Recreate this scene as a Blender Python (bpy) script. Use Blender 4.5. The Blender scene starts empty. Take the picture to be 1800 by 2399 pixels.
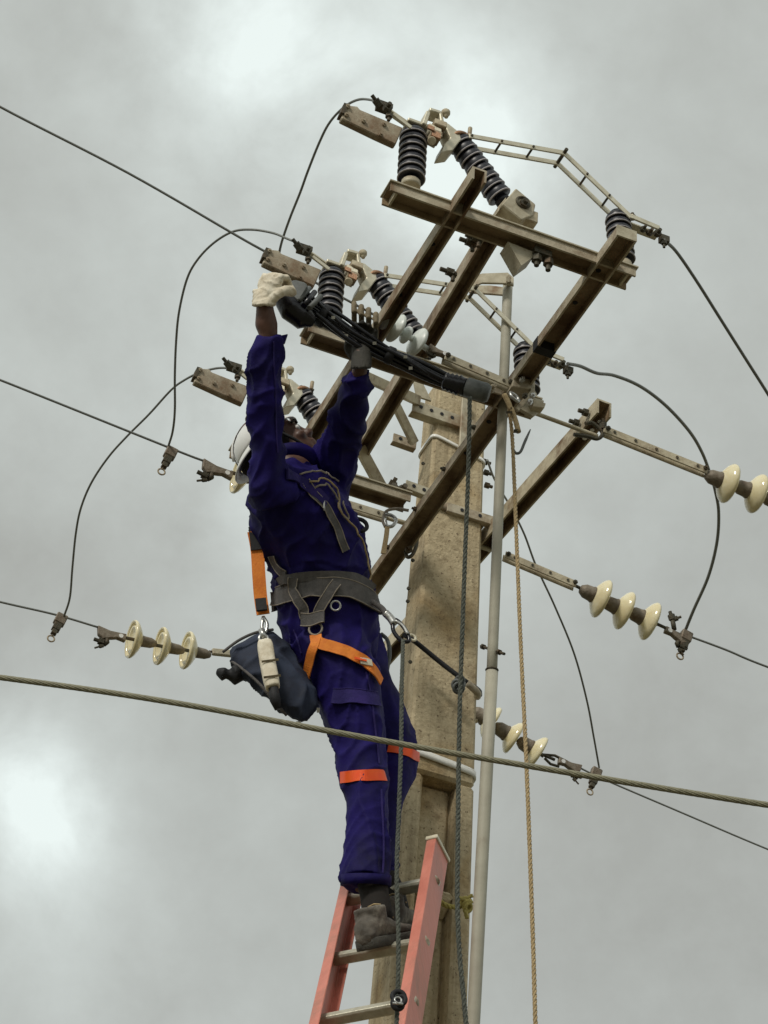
import bpy, bmesh, math, random
from mathutils import Vector, Matrix, noise
from mathutils.bvhtree import BVHTree
random.seed(7)
S = bpy.context.scene
COL = S.collection
V = Vector
rad = math.radians

# ------------------------------------------------------------------ camera
PITCH, ROLL, FPX = rad(38), rad(4.7), 5600.0
CAM = V((0, 0, 1.6))
FW = V((0, math.cos(PITCH), math.sin(PITCH)))
UP0 = V((0, -math.sin(PITCH), math.cos(PITCH)))
RT0 = V((1, 0, 0))
RT = math.cos(ROLL) * RT0 + math.sin(ROLL) * UP0
UP = math.cos(ROLL) * UP0 - math.sin(ROLL) * RT0
cd = bpy.data.cameras.new('camera'); cam = bpy.data.objects.new('camera', cd); COL.objects.link(cam)
M = Matrix((RT, UP, -FW)).transposed().to_4x4(); M.translation = CAM
cam.matrix_world = M
cd.sensor_fit = 'VERTICAL'; cd.sensor_height = 36; cd.lens = FPX / 2399 * 36
cd.clip_start = 0.05; cd.clip_end = 5000
S.camera = cam
S.render.resolution_x = 768; S.render.resolution_y = 1024

def ray(x, y): return FW * FPX + RT * (x - 900) + UP * (1199.5 - y)
def PZ(x, y, z): d = ray(x, y); return CAM + d * ((z - CAM.z) / d.z)
def PY(x, y, Y): d = ray(x, y); return CAM + d * (Y / d.y)
def PD(x, y, dep): return CAM + ray(x, y) * (dep / FPX)
def depth(P): return (P - CAM).dot(FW)
def ppm(P): return FPX / depth(P)
AZ = rad(70)
A = V((math.sin(AZ), math.cos(AZ), 0)); B = V((-math.cos(AZ), math.sin(AZ), 0)); Z = V((0, 0, 1))
def PB(x, y, bb): d = ray(x, y); return CAM + d * ((bb - CAM.dot(B)) / d.dot(B))

# ------------------------------------------------------------------ world: overcast sky
SUN_EL, SUN_AZ = 38, -148      # azimuth from +Y clockwise
W = bpy.data.worlds.new('World'); S.world = W; W.use_nodes = True
nt = W.node_tree; nt.nodes.clear()
def N(t, **k):
    n = nt.nodes.new(t)
    for a_, v_ in k.items(): setattr(n, a_, v_)
    return n
def L(a_, b_): nt.links.new(a_, b_)
out = N('ShaderNodeOutputWorld'); bg = N('ShaderNodeBackground'); bg.inputs['Strength'].default_value = 0.1
sky = N('ShaderNodeTexSky'); sky.sky_type = 'NISHITA'; sky.sun_disc = False
sky.sun_elevation = rad(SUN_EL); sky.sun_rotation = rad(SUN_AZ)
tc = N('ShaderNodeTexCoord'); nrm = N('ShaderNodeVectorMath', operation='NORMALIZE'); L(tc.outputs['Generated'], nrm.inputs[0])
def noise_n(scale, det, rough, dist=0.0, off=(0, 0, 0)):
    mp = N('ShaderNodeMapping'); mp.inputs['Location'].default_value = off; L(nrm.outputs[0], mp.inputs['Vector'])
    n = N('ShaderNodeTexNoise'); n.inputs['Scale'].default_value = scale; n.inputs['Detail'].default_value = det
    n.inputs['Roughness'].default_value = rough; n.inputs['Distortion'].default_value = dist
    L(mp.outputs[0], n.inputs['Vector']); return n.outputs['Fac']
def ma(op, a_, b_=None, clamp=False):
    m = N('ShaderNodeMath', operation=op); m.use_clamp = clamp
    for i, v_ in enumerate((a_, b_)):
        if v_ is None: continue
        if isinstance(v_, (int, float)): m.inputs[i].default_value = v_
        else: L(v_, m.inputs[i])
    return m.outputs[0]
n1 = noise_n(5.5, 7, 0.52, 0.15, (3.1, 1.7, 0.4)); n2 = noise_n(12.0, 8, 0.58, 0.25, (0.3, 8.7, 2.4)); n3 = noise_n(2.0, 3, 0.5, 0.0, (5.3, 2.7, 7.4))
def lobe(px, py, size, amp):
    d = ray(px, py).normalized()
    v = N('ShaderNodeVectorMath', operation='DOT_PRODUCT'); L(nrm.outputs[0], v.inputs[0]); v.inputs[1].default_value = d
    k = 1 / (size / FPX) ** 2
    e = ma('MULTIPLY', ma('SUBTRACT', v.outputs['Value'], 1.0), k)
    return ma('MULTIPLY', ma('EXPONENT', e), amp)
# thin places in the cloud deck where more light comes through
tot = None
for q in ((1060, 390, 130, .36), (900, 200, 280, .14), (20, 1800, 140, .19), (80, 1980, 120, .17), (640, 90, 160, .14), (130, 1900, 90, .12), (420, 150, 200, .07), (1000, 900, 330, .16), (900, 1250, 260, .10), (640, 1050, 200, .10), (400, 2300, 420, .04), (1700, 1900, 900, -.13), (1750, 300, 500, -.03), (150, 420, 220, -.04)):
    l_ = lobe(*q); tot = l_ if tot is None else ma('ADD', tot, l_)
tot = ma('MULTIPLY', tot, ma('MAXIMUM', ma('ADD', ma('MULTIPLY', ma('ADD', ma('MULTIPLY', n2, .6), ma('MULTIPLY', n1, .4)), 7.0), -2.5), 0.0))
base = ma('ADD', ma('MULTIPLY', ma('SUBTRACT', n1, 0.5), 0.46), ma('MULTIPLY', ma('SUBTRACT', n2, 0.5), 0.30))
n4 = noise_n(26.0, 9, 0.62, 0.2, (4.3, 1.7, 9.4))
base = ma('ADD', base, ma('ADD', ma('MULTIPLY', ma('SUBTRACT', n3, 0.5), 0.10), ma('MULTIPLY', ma('SUBTRACT', n4, 0.5), 0.16)))
val = ma('ADD', ma('ADD', base, 0.55), tot)
# colour runs from warm grey (thick) to cool white (thin)
mix = N('ShaderNodeMix', data_type='RGBA'); mix.inputs['A'].default_value = (.350, .358, .328, 1); mix.inputs['B'].default_value = (.76, .83, .80, 1)
mr = N('ShaderNodeMapRange'); mr.inputs['From Min'].default_value = .38; mr.inputs['From Max'].default_value = 1.05; L(val, mr.inputs['Value']); L(mr.outputs[0], mix.inputs['Factor'])
sc = N('ShaderNodeVectorMath', operation='SCALE'); L(mix.outputs['Result'], sc.inputs[0]); sc.inputs['Scale'].default_value = 10.0
m2 = N('ShaderNodeMix', data_type='RGBA'); m2.inputs['Factor'].default_value = 0.93; L(sky.outputs[0], m2.inputs['A']); L(sc.outputs[0], m2.inputs['B'])
L(m2.outputs['Result'], bg.inputs['Color']); L(bg.outputs[0], out.inputs['Surface'])
sd = bpy.data.lights.new('sun', 'SUN'); sun = bpy.data.objects.new('sun', sd); COL.objects.link(sun)
sd.energy = 1.5; sd.angle = rad(11); sd.color = (1, .95, .86)
sv = V((math.sin(rad(SUN_AZ)) * math.cos(rad(SUN_EL)), math.cos(rad(SUN_AZ)) * math.cos(rad(SUN_EL)), math.sin(rad(SUN_EL))))
sun.rotation_euler = sv.to_track_quat('Z', 'Y').to_euler()
S.view_settings.view_transform = 'Standard'; S.view_settings.look = 'None'
S.view_settings.exposure = 0.25; S.view_settings.gamma = 1.0; S.view_settings.use_curve_mapping = False
S.render.engine = 'CYCLES'

# ------------------------------------------------------------------ materials
MATS = {}
def mat(name, c1, c2=None, c3=None, scale=30, rough=.6, metal=0.0, bump=.3, bscale=None, streak=None, trans=0, sub=0, spec=.5, sheen=0, c3cut=.62, aniso=(1, 1, 1), speck=False):
    if name in MATS: return MATS[name]
    m = bpy.data.materials.new(name); m.use_nodes = True; t = m.node_tree; b = t.nodes['Principled BSDF']
    def n_(ty): return t.nodes.new(ty)
    tcn = n_('ShaderNodeTexCoord'); mp = n_('ShaderNodeMapping'); t.links.new(tcn.outputs['Object'], mp.inputs[0]); mp.inputs['Scale'].default_value = aniso
    c2 = c2 or tuple(x * .7 for x in c1)
    nz = n_('ShaderNodeTexNoise'); nz.inputs['Scale'].default_value = scale; nz.inputs['Detail'].default_value = 7; nz.inputs['Roughness'].default_value = .65
    t.links.new(mp.outputs[0], nz.inputs['Vector'])
    cr = n_('ShaderNodeValToRGB'); cr.color_ramp.elements[0].position = .33; cr.color_ramp.elements[1].position = .66
    cr.color_ramp.elements[0].color = (*c2, 1); cr.color_ramp.elements[1].color = (*c1, 1)
    t.links.new(nz.outputs['Fac'], cr.inputs[0]); col = cr.outputs[0]
    if c3:
        n3_ = n_('ShaderNodeTexNoise'); n3_.inputs['Scale'].default_value = scale * .37; n3_.inputs['Detail'].default_value = 8; n3_.inputs['Roughness'].default_value = .72
        t.links.new(mp.outputs[0], n3_.inputs['Vector'])
        r3 = n_('ShaderNodeValToRGB'); r3.color_ramp.elements[0].position = c3cut - .12; r3.color_ramp.elements[1].position = c3cut + .08
        t.links.new(n3_.outputs['Fac'], r3.inputs[0])
        mx = n_('ShaderNodeMix'); mx.data_type = 'RGBA'; t.links.new(r3.outputs[0], mx.inputs['Factor']); t.links.new(col, mx.inputs['A']); mx.inputs['B'].default_value = (*c3, 1)
        col = mx.outputs['Result']
    if streak:
        ns = n_('ShaderNodeTexNoise'); mps = n_('ShaderNodeMapping'); mps.inputs['Scale'].default_value = (38, 38, 2.2)
        t.links.new(tcn.outputs['Object'], mps.inputs[0]); t.links.new(mps.outputs[0], ns.inputs['Vector']); ns.inputs['Scale'].default_value = 1; ns.inputs['Detail'].default_value = 5
        rs = n_('ShaderNodeValToRGB'); rs.color_ramp.elements[0].position = .5; rs.color_ramp.elements[1].position = .72; t.links.new(ns.outputs['Fac'], rs.inputs[0])
        sc_ = n_('ShaderNodeMath'); sc_.operation = 'MULTIPLY'; sc_.inputs[1].default_value = .65; t.links.new(rs.outputs[0], sc_.inputs[0])
        mx = n_('ShaderNodeMix'); mx.data_type = 'RGBA'; t.links.new(sc_.outputs[0], mx.inputs['Factor']); t.links.new(col, mx.inputs['A']); mx.inputs['B'].default_value = (*streak, 1)
        col = mx.outputs['Result']
    if speck:
        vo = n_('ShaderNodeTexNoise'); vo.inputs['Scale'].default_value = 115; vo.inputs['Detail'].default_value = 2; t.links.new(tcn.outputs['Object'], vo.inputs['Vector'])
        rv = n_('ShaderNodeValToRGB'); rv.color_ramp.elements[0].position = .62; rv.color_ramp.elements[1].position = .74; t.links.new(vo.outputs['Fac'], rv.inputs[0])
        mx = n_('ShaderNodeMix'); mx.data_type = 'RGBA'; t.links.new(rv.outputs[0], mx.inputs['Factor']); t.links.new(col, mx.inputs['A']); mx.inputs['B'].default_value = (.15, .105, .06, 1); col = mx.outputs['Result']
        lo = n_('ShaderNodeTexNoise'); lo.inputs['Scale'].default_value = 5; lo.inputs['Detail'].default_value = 6; lo.inputs['Distortion'].default_value = .6; t.links.new(tcn.outputs['Object'], lo.inputs['Vector'])
        rl = n_('ShaderNodeValToRGB'); rl.color_ramp.elements[0].position = .52; rl.color_ramp.elements[1].position = .70; t.links.new(lo.outputs['Fac'], rl.inputs[0])
        mx = n_('ShaderNodeMix'); mx.data_type = 'RGBA'; mx.blend_type = 'MULTIPLY'; t.links.new(rl.outputs[0], mx.inputs['Factor']); t.links.new(col, mx.inputs['A']); mx.inputs['B'].default_value = (.78, .68, .54, 1); col = mx.outputs['Result']
    t.links.new(col, b.inputs['Base Color'])
    rr = n_('ShaderNodeMapRange'); rr.inputs['To Min'].default_value = max(0, rough - .12); rr.inputs['To Max'].default_value = min(1, rough + .14)
    t.links.new(nz.outputs['Fac'], rr.inputs['Value']); t.links.new(rr.outputs[0], b.inputs['Roughness'])
    b.inputs['Metallic'].default_value = metal; b.inputs['Specular IOR Level'].default_value = spec
    if trans: b.inputs['Transmission Weight'].default_value = trans
    if sub: b.inputs['Subsurface Weight'].default_value = sub; b.inputs['Subsurface Radius'].default_value = (.02, .02, .015)
    if sheen: b.inputs['Sheen Weight'].default_value = sheen; b.inputs['Sheen Roughness'].default_value = .4
    if bump:
        nb = n_('ShaderNodeTexNoise'); nb.inputs['Scale'].default_value = bscale or scale * 3; nb.inputs['Detail'].default_value = 6
        t.links.new(mp.outputs[0], nb.inputs['Vector'])
        bp = n_('ShaderNodeBump'); bp.inputs['Strength'].default_value = bump; bp.inputs['Distance'].default_value = .004
        t.links.new(nb.outputs['Fac'], bp.inputs['Height']); t.links.new(bp.outputs[0], b.inputs['Normal'])
    MATS[name] = m; return m

m_ground = mat('ground', (.13, .11, .07), (.09, .08, .05), (.10, .13, .05), scale=1.3, rough=.9)
m_conc = mat('concrete', (.60, .50, .325), (.44, .355, .22), (.22, .16, .09), scale=46, rough=.9, bump=.9, bscale=90, streak=(.22, .165, .095), c3cut=.65, speck=True)
m_steel = mat('galvanised_steel', (.56, .51, .385), (.37, .325, .225), (.22, .13, .065), scale=22, rough=.55, metal=.15, bump=.35, c3cut=.62)
m_rusty = mat('rusty_steel', (.58, .525, .405), (.38, .325, .23), (.19, .115, .06), scale=16, rough=.75, metal=.1, bump=.7, c3cut=.55)
m_inner = mat('rusted_shaded_channel_inside', (.38, .285, .17), (.24, .165, .095), (.12, .065, .03), scale=15, rough=.85, bump=.8, c3cut=.56)  # rust brown, darkened further to paint in the shade inside the channels
m_bar = mat('weathered_bar', (.62, .56, .41), (.44, .37, .25), (.17, .10, .05), scale=26, rough=.65, metal=.1, bump=.4, c3cut=.6)
m_dark = mat('dark_hardware', (.10, .09, .06), (.05, .045, .03), (.14, .08, .04), scale=60, rough=.6, metal=.3, bump=.5)
m_alu = mat('dull_aluminium', (.74, .70, .56), (.56, .51, .38), scale=35, rough=.42, metal=.35, bump=.2)
m_copper = mat('copper_contact', (.42, .24, .14), (.25, .14, .08), scale=60, rough=.5, metal=.5)
m_poly = mat('black_polymer', (.022, .024, .033), (.012, .012, .018), scale=50, rough=.38, bump=.1)
m_rim = mat('weathered_polymer_rim', (.50, .47, .48), (.36, .34, .35), scale=90, rough=.6, bump=.1)
m_glass = mat('cream_porcelain', (.88, .81, .56), (.76, .65, .38), scale=18, rough=.12, bump=.05, sub=.25, spec=.8)
m_white_disc = mat('pale_composite', (.78, .82, .78), (.68, .73, .70), scale=25, rough=.3, bump=.05)
m_cap = mat('cast_cap', (.27, .23, .18), (.17, .14, .10), (.12, .07, .04), scale=45, rough=.6, metal=.3, bump=.4)
m_wire = mat('grey_conductor', (.25, .26, .24), (.17, .175, .165), scale=200, rough=.5, metal=.3, bump=.3)
m_svc = mat('olive_service_cable', (.27, .255, .165), (.18, .17, .11), scale=70, rough=.55, bump=.3)
m_pipe = mat('painted_pipe', (.46, .44, .35), (.38, .355, .28), (.27, .22, .15), scale=14, rough=.6, bump=.25, c3cut=.68)
m_cloth = mat('navy_cloth', (.016, .009, .135), (.0045, .003, .040), scale=6, rough=.72, bump=.75, bscale=34, sheen=0, spec=.18)  # dark-to-violet mottling in the colour imitates strong light and shade on cloth
m_purple = mat('navy_cloth_faded', (.040, .025, .16), (.015, .012, .09), scale=16, rough=.8, bump=.4, bscale=120, sheen=.05, spec=.25)
m_orange = mat('orange_webbing', (.95, .30, .035), (.80, .20, .02), scale=60, rough=.7, bump=.4, bscale=300)
m_reflect = mat('orange_reflective_tape', (1.0, .13, .012), (.95, .08, .01), scale=30, rough=.45, bump=.1)
m_web = mat('grey_webbing', (.13, .12, .115), (.075, .07, .068), scale=60, rough=.8, bump=.4, bscale=300)
m_edge = mat('strap_edge', (.36, .31, .25), (.24, .2, .16), scale=80, rough=.8)
m_black = mat('black_rubber', (.012, .012, .014), (.006, .006, .008), scale=40, rough=.7, bump=.2)
m_sheath = mat('glossy_black_cable', (.008, .008, .012), (.004, .004, .007), scale=40, rough=.22, bump=.25, bscale=60)
m_greyr = mat('grey_rubber', (.15, .16, .155), (.06, .065, .06), scale=30, rough=.55, bump=.2)
m_glove = mat('cream_leather', (.86, .80, .66), (.66, .57, .42), scale=28, rough=.75, bump=.6, bscale=60)
m_dkglove = mat('dark_work_glove', (.055, .052, .042), (.03, .028, .024), scale=40, rough=.8, bump=.6)
m_tan = mat('tan_leather', (.26, .21, .13), (.14, .11, .065), scale=34, rough=.8, bump=.6)
m_skin = mat('brown_skin', (.13, .062, .042), (.09, .042, .028), scale=30, rough=.5, bump=.15, sub=.05)
m_hair = mat('dark_stubble', (.02, .015, .012), (.01, .008, .006), scale=200, rough=.9)
m_helmet = mat('white_helmet_plastic', (.88, .88, .86), (.84, .84, .82), scale=6, rough=.28, bump=0)
m_boot = mat('dusty_boot_leather', (.155, .135, .11), (.07, .062, .052), (.32, .29, .23), scale=26, rough=.8, bump=.6, c3cut=.62)
m_sole = mat('boot_sole', (.09, .085, .07), (.05, .047, .04), scale=60, rough=.85, bump=.5)
m_pink = mat('pink_fibreglass', (.70, .25, .185), (.56, .18, .13), (.34, .17, .12), scale=15, rough=.42, bump=.25, bscale=110, aniso=(1, 1, .25))
m_rung = mat('ladder_aluminium', (.62, .59, .48), (.46, .43, .33), scale=40, rough=.4, metal=.4)
m_cream = mat('cream_cap', (.74, .69, .54), (.58, .53, .38), scale=30, rough=.5)
m_rope_tan = mat('tan_rope', (.50, .38, .21), (.36, .26, .13), scale=120, rough=.9, bump=.6)
m_rope_grey = mat('grey_green_rope', (.135, .145, .12), (.05, .055, .045), scale=150, rough=.9, bump=.8)
m_rope_yel = mat('yellow_rope', (.48, .40, .12), (.32, .26, .07), scale=120, rough=.9, bump=.6)
m_bag = mat('dark_blue_canvas', (.024, .036, .070), (.006, .009, .022), scale=12, rough=.8, bump=.5, bscale=40)
m_strap = mat('stainless_strap', (.92, .91, .86), (.84, .82, .76), scale=30, rough=.25, metal=.0, bump=.05)
m_silver = mat('silver_metal', (.62, .62, .60), (.45, .45, .43), scale=50, rough=.28, metal=.7, bump=.1)
m_tag = mat('white_tag', (.8, .8, .78), (.7, .7, .68), scale=20, rough=.5)

# ------------------------------------------------------------------ mesh kit
WLOC = {}
class MB:
    def __init__(s): s.v = []; s.f = []; s.sm = []; s.pc = []
    def add(s, vs, fs, smooth=False):
        o = len(s.v); s.pc.append((o, len(s.f), len(vs), len(fs))); s.v += [V(p) for p in vs]; s.f += [tuple(i + o for i in f) for f in fs]; s.sm += [smooth and len(f) == 4 for f in fs]; return s
    def hexa(s, p):  # 8 corners: bottom 4 then top 4
        return s.add(p, [(0, 3, 2, 1), (4, 5, 6, 7), (0, 1, 5, 4), (1, 2, 6, 5), (2, 3, 7, 6), (3, 0, 4, 7)])
    def box(s, c, u, v, w, du, dv, dw):
        c = V(c); u = V(u).normalized(); v = V(v).normalized(); w = V(w).normalized()
        P = [c + u * (du / 2 * i) + v * (dv / 2 * j) + w * (dw / 2 * k) for k in (-1, 1) for i, j in ((-1, -1), (1, -1), (1, 1), (-1, 1))]
        return s.hexa(P)
    def prof(s, p0, p1, side, prof, close=True, up=None):
        """extrude 2-D profile [(x,y)] (x along side, y along up) from p0 to p1"""
        p0 = V(p0); p1 = V(p1); t = (p1 - p0).normalized(); sd_ = V(side); sd_ = (sd_ - t * sd_.dot(t)).normalized(); u_ = sd_.cross(t)
        if u_.z < 0 and up is None: u_ = -u_
        if up is not None and u_.dot(up) < 0: u_ = -u_
        n = len(prof); vs = [p0 + sd_ * x + u_ * y for x, y in prof] + [p1 + sd_ * x + u_ * y for x, y in prof]
        fs = [(i, (i + 1) % n, n + (i + 1) % n, n + i) for i in range(n)]
        fs += [tuple(range(n - 1, -1, -1)), tuple(range(n, 2 * n))]
        return s.add(vs, fs)
    def tube(s, pts, r, n=10, cap=True, flat=1.0, ref=None):
        pts = [V(p) for p in pts]; m = len(pts); rs = r if isinstance(r, (list, tuple)) else [r] * m
        vs = []; nref = None
        for i, p in enumerate(pts):
            t = (pts[min(i + 1, m - 1)] - pts[max(i - 1, 0)]).normalized()
            if nref is None:
                nref = V(ref) if ref is not None else (V((0, 0, 1)) if abs(t.z) < .9 else V((1, 0, 0)))
            x = (nref - t * nref.dot(t)).normalized(); y = t.cross(x); nref = x
            for k in range(n):
                an = 2 * math.pi * k / n; vs.append(p + x * (math.cos(an) * rs[i]) + y * (math.sin(an) * rs[i] * flat))
        fs = [(i * n + k, i * n + (k + 1) % n, (i + 1) * n + (k + 1) % n, (i + 1) * n + k) for i in range(m - 1) for k in range(n)]
        if cap: fs += [tuple(range(n - 1, -1, -1)), tuple(range((m - 1) * n, m * n))]
        return s.add(vs, fs, True)
    def lathe(s, p0, ax, prof, n=24, smooth=True):
        """prof [(r, h)] along ax from p0"""
        p0 = V(p0); t = V(ax).normalized(); x = t.orthogonal().normalized(); y = t.cross(x)
        vs = [p0 + t * h + x * (r * math.cos(2 * math.pi * k / n)) + y * (r * math.sin(2 * math.pi * k / n)) for r, h in prof for k in range(n)]
        m = len(prof)
        fs = [(i * n + k, i * n + (k + 1) % n, (i + 1) * n + (k + 1) % n, (i + 1) * n + k) for i in range(m - 1) for k in range(n)]
        fs += [tuple(range(n - 1, -1, -1)), tuple(range((m - 1) * n, m * n))]
        return s.add(vs, fs, smooth)
    def cyl(s, p0, p1, r, n=12, r2=None):
        p0 = V(p0); p1 = V(p1); return s.lathe(p0, p1 - p0, [(r, 0), (r if r2 is None else r2, (p1 - p0).length)], n, n > 8)
    def bolt(s, p, ax, r=.011, h=.012, n=6, stick=.012):
        p = V(p); t = V(ax).normalized(); s.lathe(p, t, [(r, 0), (r, h)], n, False); s.lathe(p + t * h, t, [(r * .5, 0), (r * .5, stick)], 8, False); return s
    def torus(s, c, ax, R_, r, n=20, m=8):
        c = V(c); t = V(ax).normalized(); x = t.orthogonal().normalized(); y = t.cross(x)
        pts = [c + x * R_ * math.cos(2 * math.pi * k / n) + y * R_ * math.sin(2 * math.pi * k / n) for k in range(n)]
        vs = []
        for k, p in enumerate(pts):
            o = (p - c).normalized()
            for j in range(m): an = 2 * math.pi * j / m; vs.append(p + o * r * math.cos(an) + t * r * math.sin(an))
        return s.add(vs, [(k * m + j, ((k + 1) % n) * m + j, ((k + 1) % n) * m + (j + 1) % m, k * m + (j + 1) % m) for k in range(n) for j in range(m)], True)
    def loft(s, rings, cap=True, smooth=True):
        n = len(rings[0]); vs = [p for r in rings for p in r]; m = len(rings)
        fs = [(i * n + k, i * n + (k + 1) % n, (i + 1) * n + (k + 1) % n, (i + 1) * n + k) for i in range(m - 1) for k in range(n)]
        if cap: fs += [tuple(range(n - 1, -1, -1)), tuple(range((m - 1) * n, m * n))]
        return s.add(vs, fs, smooth)
    def build(s, name, material, parent=None, bevel=0, label=None, origin=None, remesh=0, smooth=0, fn=None, **props):
        if parent is not None and not remesh and len(s.pc) > 1:
            bb_ = []
            for vo, fo, vn, fn_ in s.pc:
                q = s.v[vo:vo + vn]; bb_.append([[min(p[i] for p in q) - .0015 for i in range(3)], [max(p[i] for p in q) + .0015 for i in range(3)]])
            lab = list(range(len(s.pc)))
            for i in range(len(lab)):
                for j in range(i):
                    if lab[i] != lab[j] and all(bb_[i][0][k] < bb_[j][1][k] and bb_[j][0][k] < bb_[i][1][k] for k in range(3)):
                        a_, b_ = lab[i], lab[j]; lab = [b_ if x == a_ else x for x in lab]
            if len(set(lab)) > 1:
                first = None
                for g_ in sorted(set(lab)):
                    m2 = MB()
                    for (vo, fo, vn, fn_), l_ in zip(s.pc, lab):
                        if l_ == g_: m2.add(s.v[vo:vo + vn], [tuple(k - vo for k in f) for f in s.f[fo:fo + fn_]], True); m2.sm[-fn_:] = s.sm[fo:fo + fn_]
                    m2.pc = m2.pc[:1]
                    o_ = m2.build(name, material, parent, bevel, label); first = first or o_
                return first
        base = WLOC[parent.name] if parent is not None else (V(origin) if origin is not None else V((sum((p.x for p in s.v)) / len(s.v), sum((p.y for p in s.v)) / len(s.v), min(p.z for p in s.v))))
        me = bpy.data.meshes.new(name); me.from_pydata([p - base for p in s.v], [], s.f)
        me.polygons.foreach_set('use_smooth', s.sm)
        bm = bmesh.new(); bm.from_mesh(me); bmesh.ops.recalc_face_normals(bm, faces=bm.faces); bm.to_mesh(me); bm.free()
        o = bpy.data.objects.new(name, me)
        if remesh:
            COL.objects.link(o)
            md = o.modifiers.new('r', 'REMESH'); md.mode = 'VOXEL'; md.voxel_size = remesh; md.use_smooth_shade = True
            if smooth: sm = o.modifiers.new('s', 'SMOOTH'); sm.iterations = smooth; sm.factor = .5
            dg = bpy.context.evaluated_depsgraph_get(); me2 = bpy.data.meshes.new_from_object(o.evaluated_get(dg)); o.modifiers.clear(); o.data = me2; me = me2
            if fn:
                nr = [v.normal.copy() for v in me.vertices]
                for v, n_ in zip(me.vertices, nr): v.co = v.co + n_ * fn(v.co + base, n_)
                me.update()
            for p in me.polygons: p.use_smooth = True
        me.materials.append(material)
        if bevel:
            b_ = o.modifiers.new('bevel', 'BEVEL'); b_.width = bevel; b_.segments = 1; b_.limit_method = 'ANGLE'
        if not remesh: COL.objects.link(o)
        if parent is not None: o.parent = parent; WLOC[o.name] = base
        else: o.location = base; WLOC[o.name] = base
        if label: o['label'] = label
        for k, v_ in props.items(): o[k] = v_
        return o

def thing(name, label, cat, loc, group=None):
    o = bpy.data.objects.new(name, None); o.empty_display_size = .1; COL.objects.link(o); o.location = loc; WLOC[o.name] = V(loc)
    o['label'] = label; o['category'] = cat
    if group: o['group'] = group
    return o
def copy_tree(o, off, parent=None):
    c = o.copy(); COL.objects.link(c)
    if parent is None: c.location = o.location + off
    else: c.parent = parent
    WLOC[c.name] = WLOC[o.name] + off
    for ch in list(o.children): copy_tree(ch, off, c)
    return c
def spline(pts, per=8):
    """Catmull-Rom through 3-D points"""
    pts = [V(p) for p in pts]; P = [pts[0] * 2 - pts[1]] + pts + [pts[-1] * 2 - pts[-2]]; out_ = []
    for i in range(1, len(P) - 2):
        for k in range(per):
            t = k / per; a_, b_, c_, d_ = P[i - 1], P[i], P[i + 1], P[i + 2]
            out_.append(.5 * ((2 * b_) + (c_ - a_) * t + (2 * a_ - 5 * b_ + 4 * c_ - d_) * t * t + (3 * b_ - a_ - 3 * c_ + d_) * t ** 3))
    out_.append(pts[-1]); return out_
def resample(pts, step):
    out_ = [pts[0]]; acc = 0
    for a_, b_ in zip(pts[:-1], pts[1:]):
        d = (b_ - a_).length
        while acc + d >= step:
            t = (step - acc) / d; a_ = a_ + (b_ - a_) * t; d = (b_ - a_).length; out_.append(a_.copy()); acc = 0
        acc += d
    out_.append(pts[-1]); return out_
def rope(mb, pts, r, strands=3, pitch=None, step=.007, n=6, lay=(.5, .56)):
    pitch = pitch or r * 7; pts = resample(pts, step); L_ = 0; x = None; rows = [[] for _ in range(strands)]
    for i, p in enumerate(pts):
        t = (pts[min(i + 1, len(pts) - 1)] - pts[max(i - 1, 0)]).normalized()
        if x is None: x = t.orthogonal()
        x = (x - t * x.dot(t)).normalized(); y = t.cross(x)
        if i: L_ += (p - pts[i - 1]).length
        for s_ in range(strands):
            an = 2 * math.pi * (L_ / pitch + s_ / strands); rows[s_].append(p + x * math.cos(an) * r * lay[0] + y * math.sin(an) * r * lay[0])
    for rr in rows: mb.tube(rr, r * lay[1], n)
    return mb

# ------------------------------------------------------------------ ground
g = MB(); g.add([(-1500, -1500, 0), (1500, -1500, 0), (1500, 1500, 0), (-1500, 1500, 0)], [(0, 1, 2, 3)])
g.build('ground', m_ground, kind='structure', label='dry earth and grass ground far below the frame')

# ------------------------------------------------------------------ concrete utility pole
PC = V((.205, 6.0, 0)); PTOP = 6.80
def psc(z): return 1 + .14 * (6.4 - z)
HA, HB = .0925, .062
def pp(a_, b_, z): return PC + A * (a_ * psc(z)) + B * (b_ * psc(z)) + Z * z
def pbox(mb, a0, a1, b0, b1, z0, z1, cut=0):
    nseg = 1
    return mb.hexa([pp(a0, b0, z0 + cut), pp(a1, b0, z0 + cut), pp(a1, b1, z0), pp(a0, b1, z0), pp(a0, b0, z1), pp(a1, b0, z1), pp(a1, b1, z1), pp(a0, b1, z1)])
pole = thing('utility_pole', 'tall tapering tan concrete pole with recessed panels behind the ladder', 'utility pole', (PC.x, PC.y, 0))
def pole_z(px, py): # height of the pole's front face at a pixel
    return PB(px, py, PC.dot(B) - HB * 1.15).z
zT, zLo = pole_z(1000, 1812), pole_z(1000, 2075)
sh = MB()
sh.hexa([pp(-HA, -HB, zT), pp(HA, -HB, zT), pp(HA, HB, zT), pp(-HA, HB, zT), pp(-HA, -HB, PTOP), pp(HA, -HB, PTOP), pp(HA, HB, PTOP), pp(-HA, HB, PTOP)])
fl = .045
sh.hexa([pp(-HA, -HB, 0), pp(-HA + fl, -HB, 0), pp(-HA + fl, HB, 0), pp(-HA, HB, 0), pp(-HA, -HB, zT), pp(-HA + fl, -HB, zT), pp(-HA + fl, HB, zT), pp(-HA, HB, zT)])
sh.hexa([pp(HA - fl, -HB, 0), pp(HA, -HB, 0), pp(HA, HB, 0), pp(HA - fl, HB, 0), pp(HA - fl, -HB, zT), pp(HA, -HB, zT), pp(HA, HB, zT), pp(HA - fl, HB, zT)])
pbox(sh, -HA + fl, HA - fl, -.012, .012, 0, zT)
z = zT
k = 0
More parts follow.
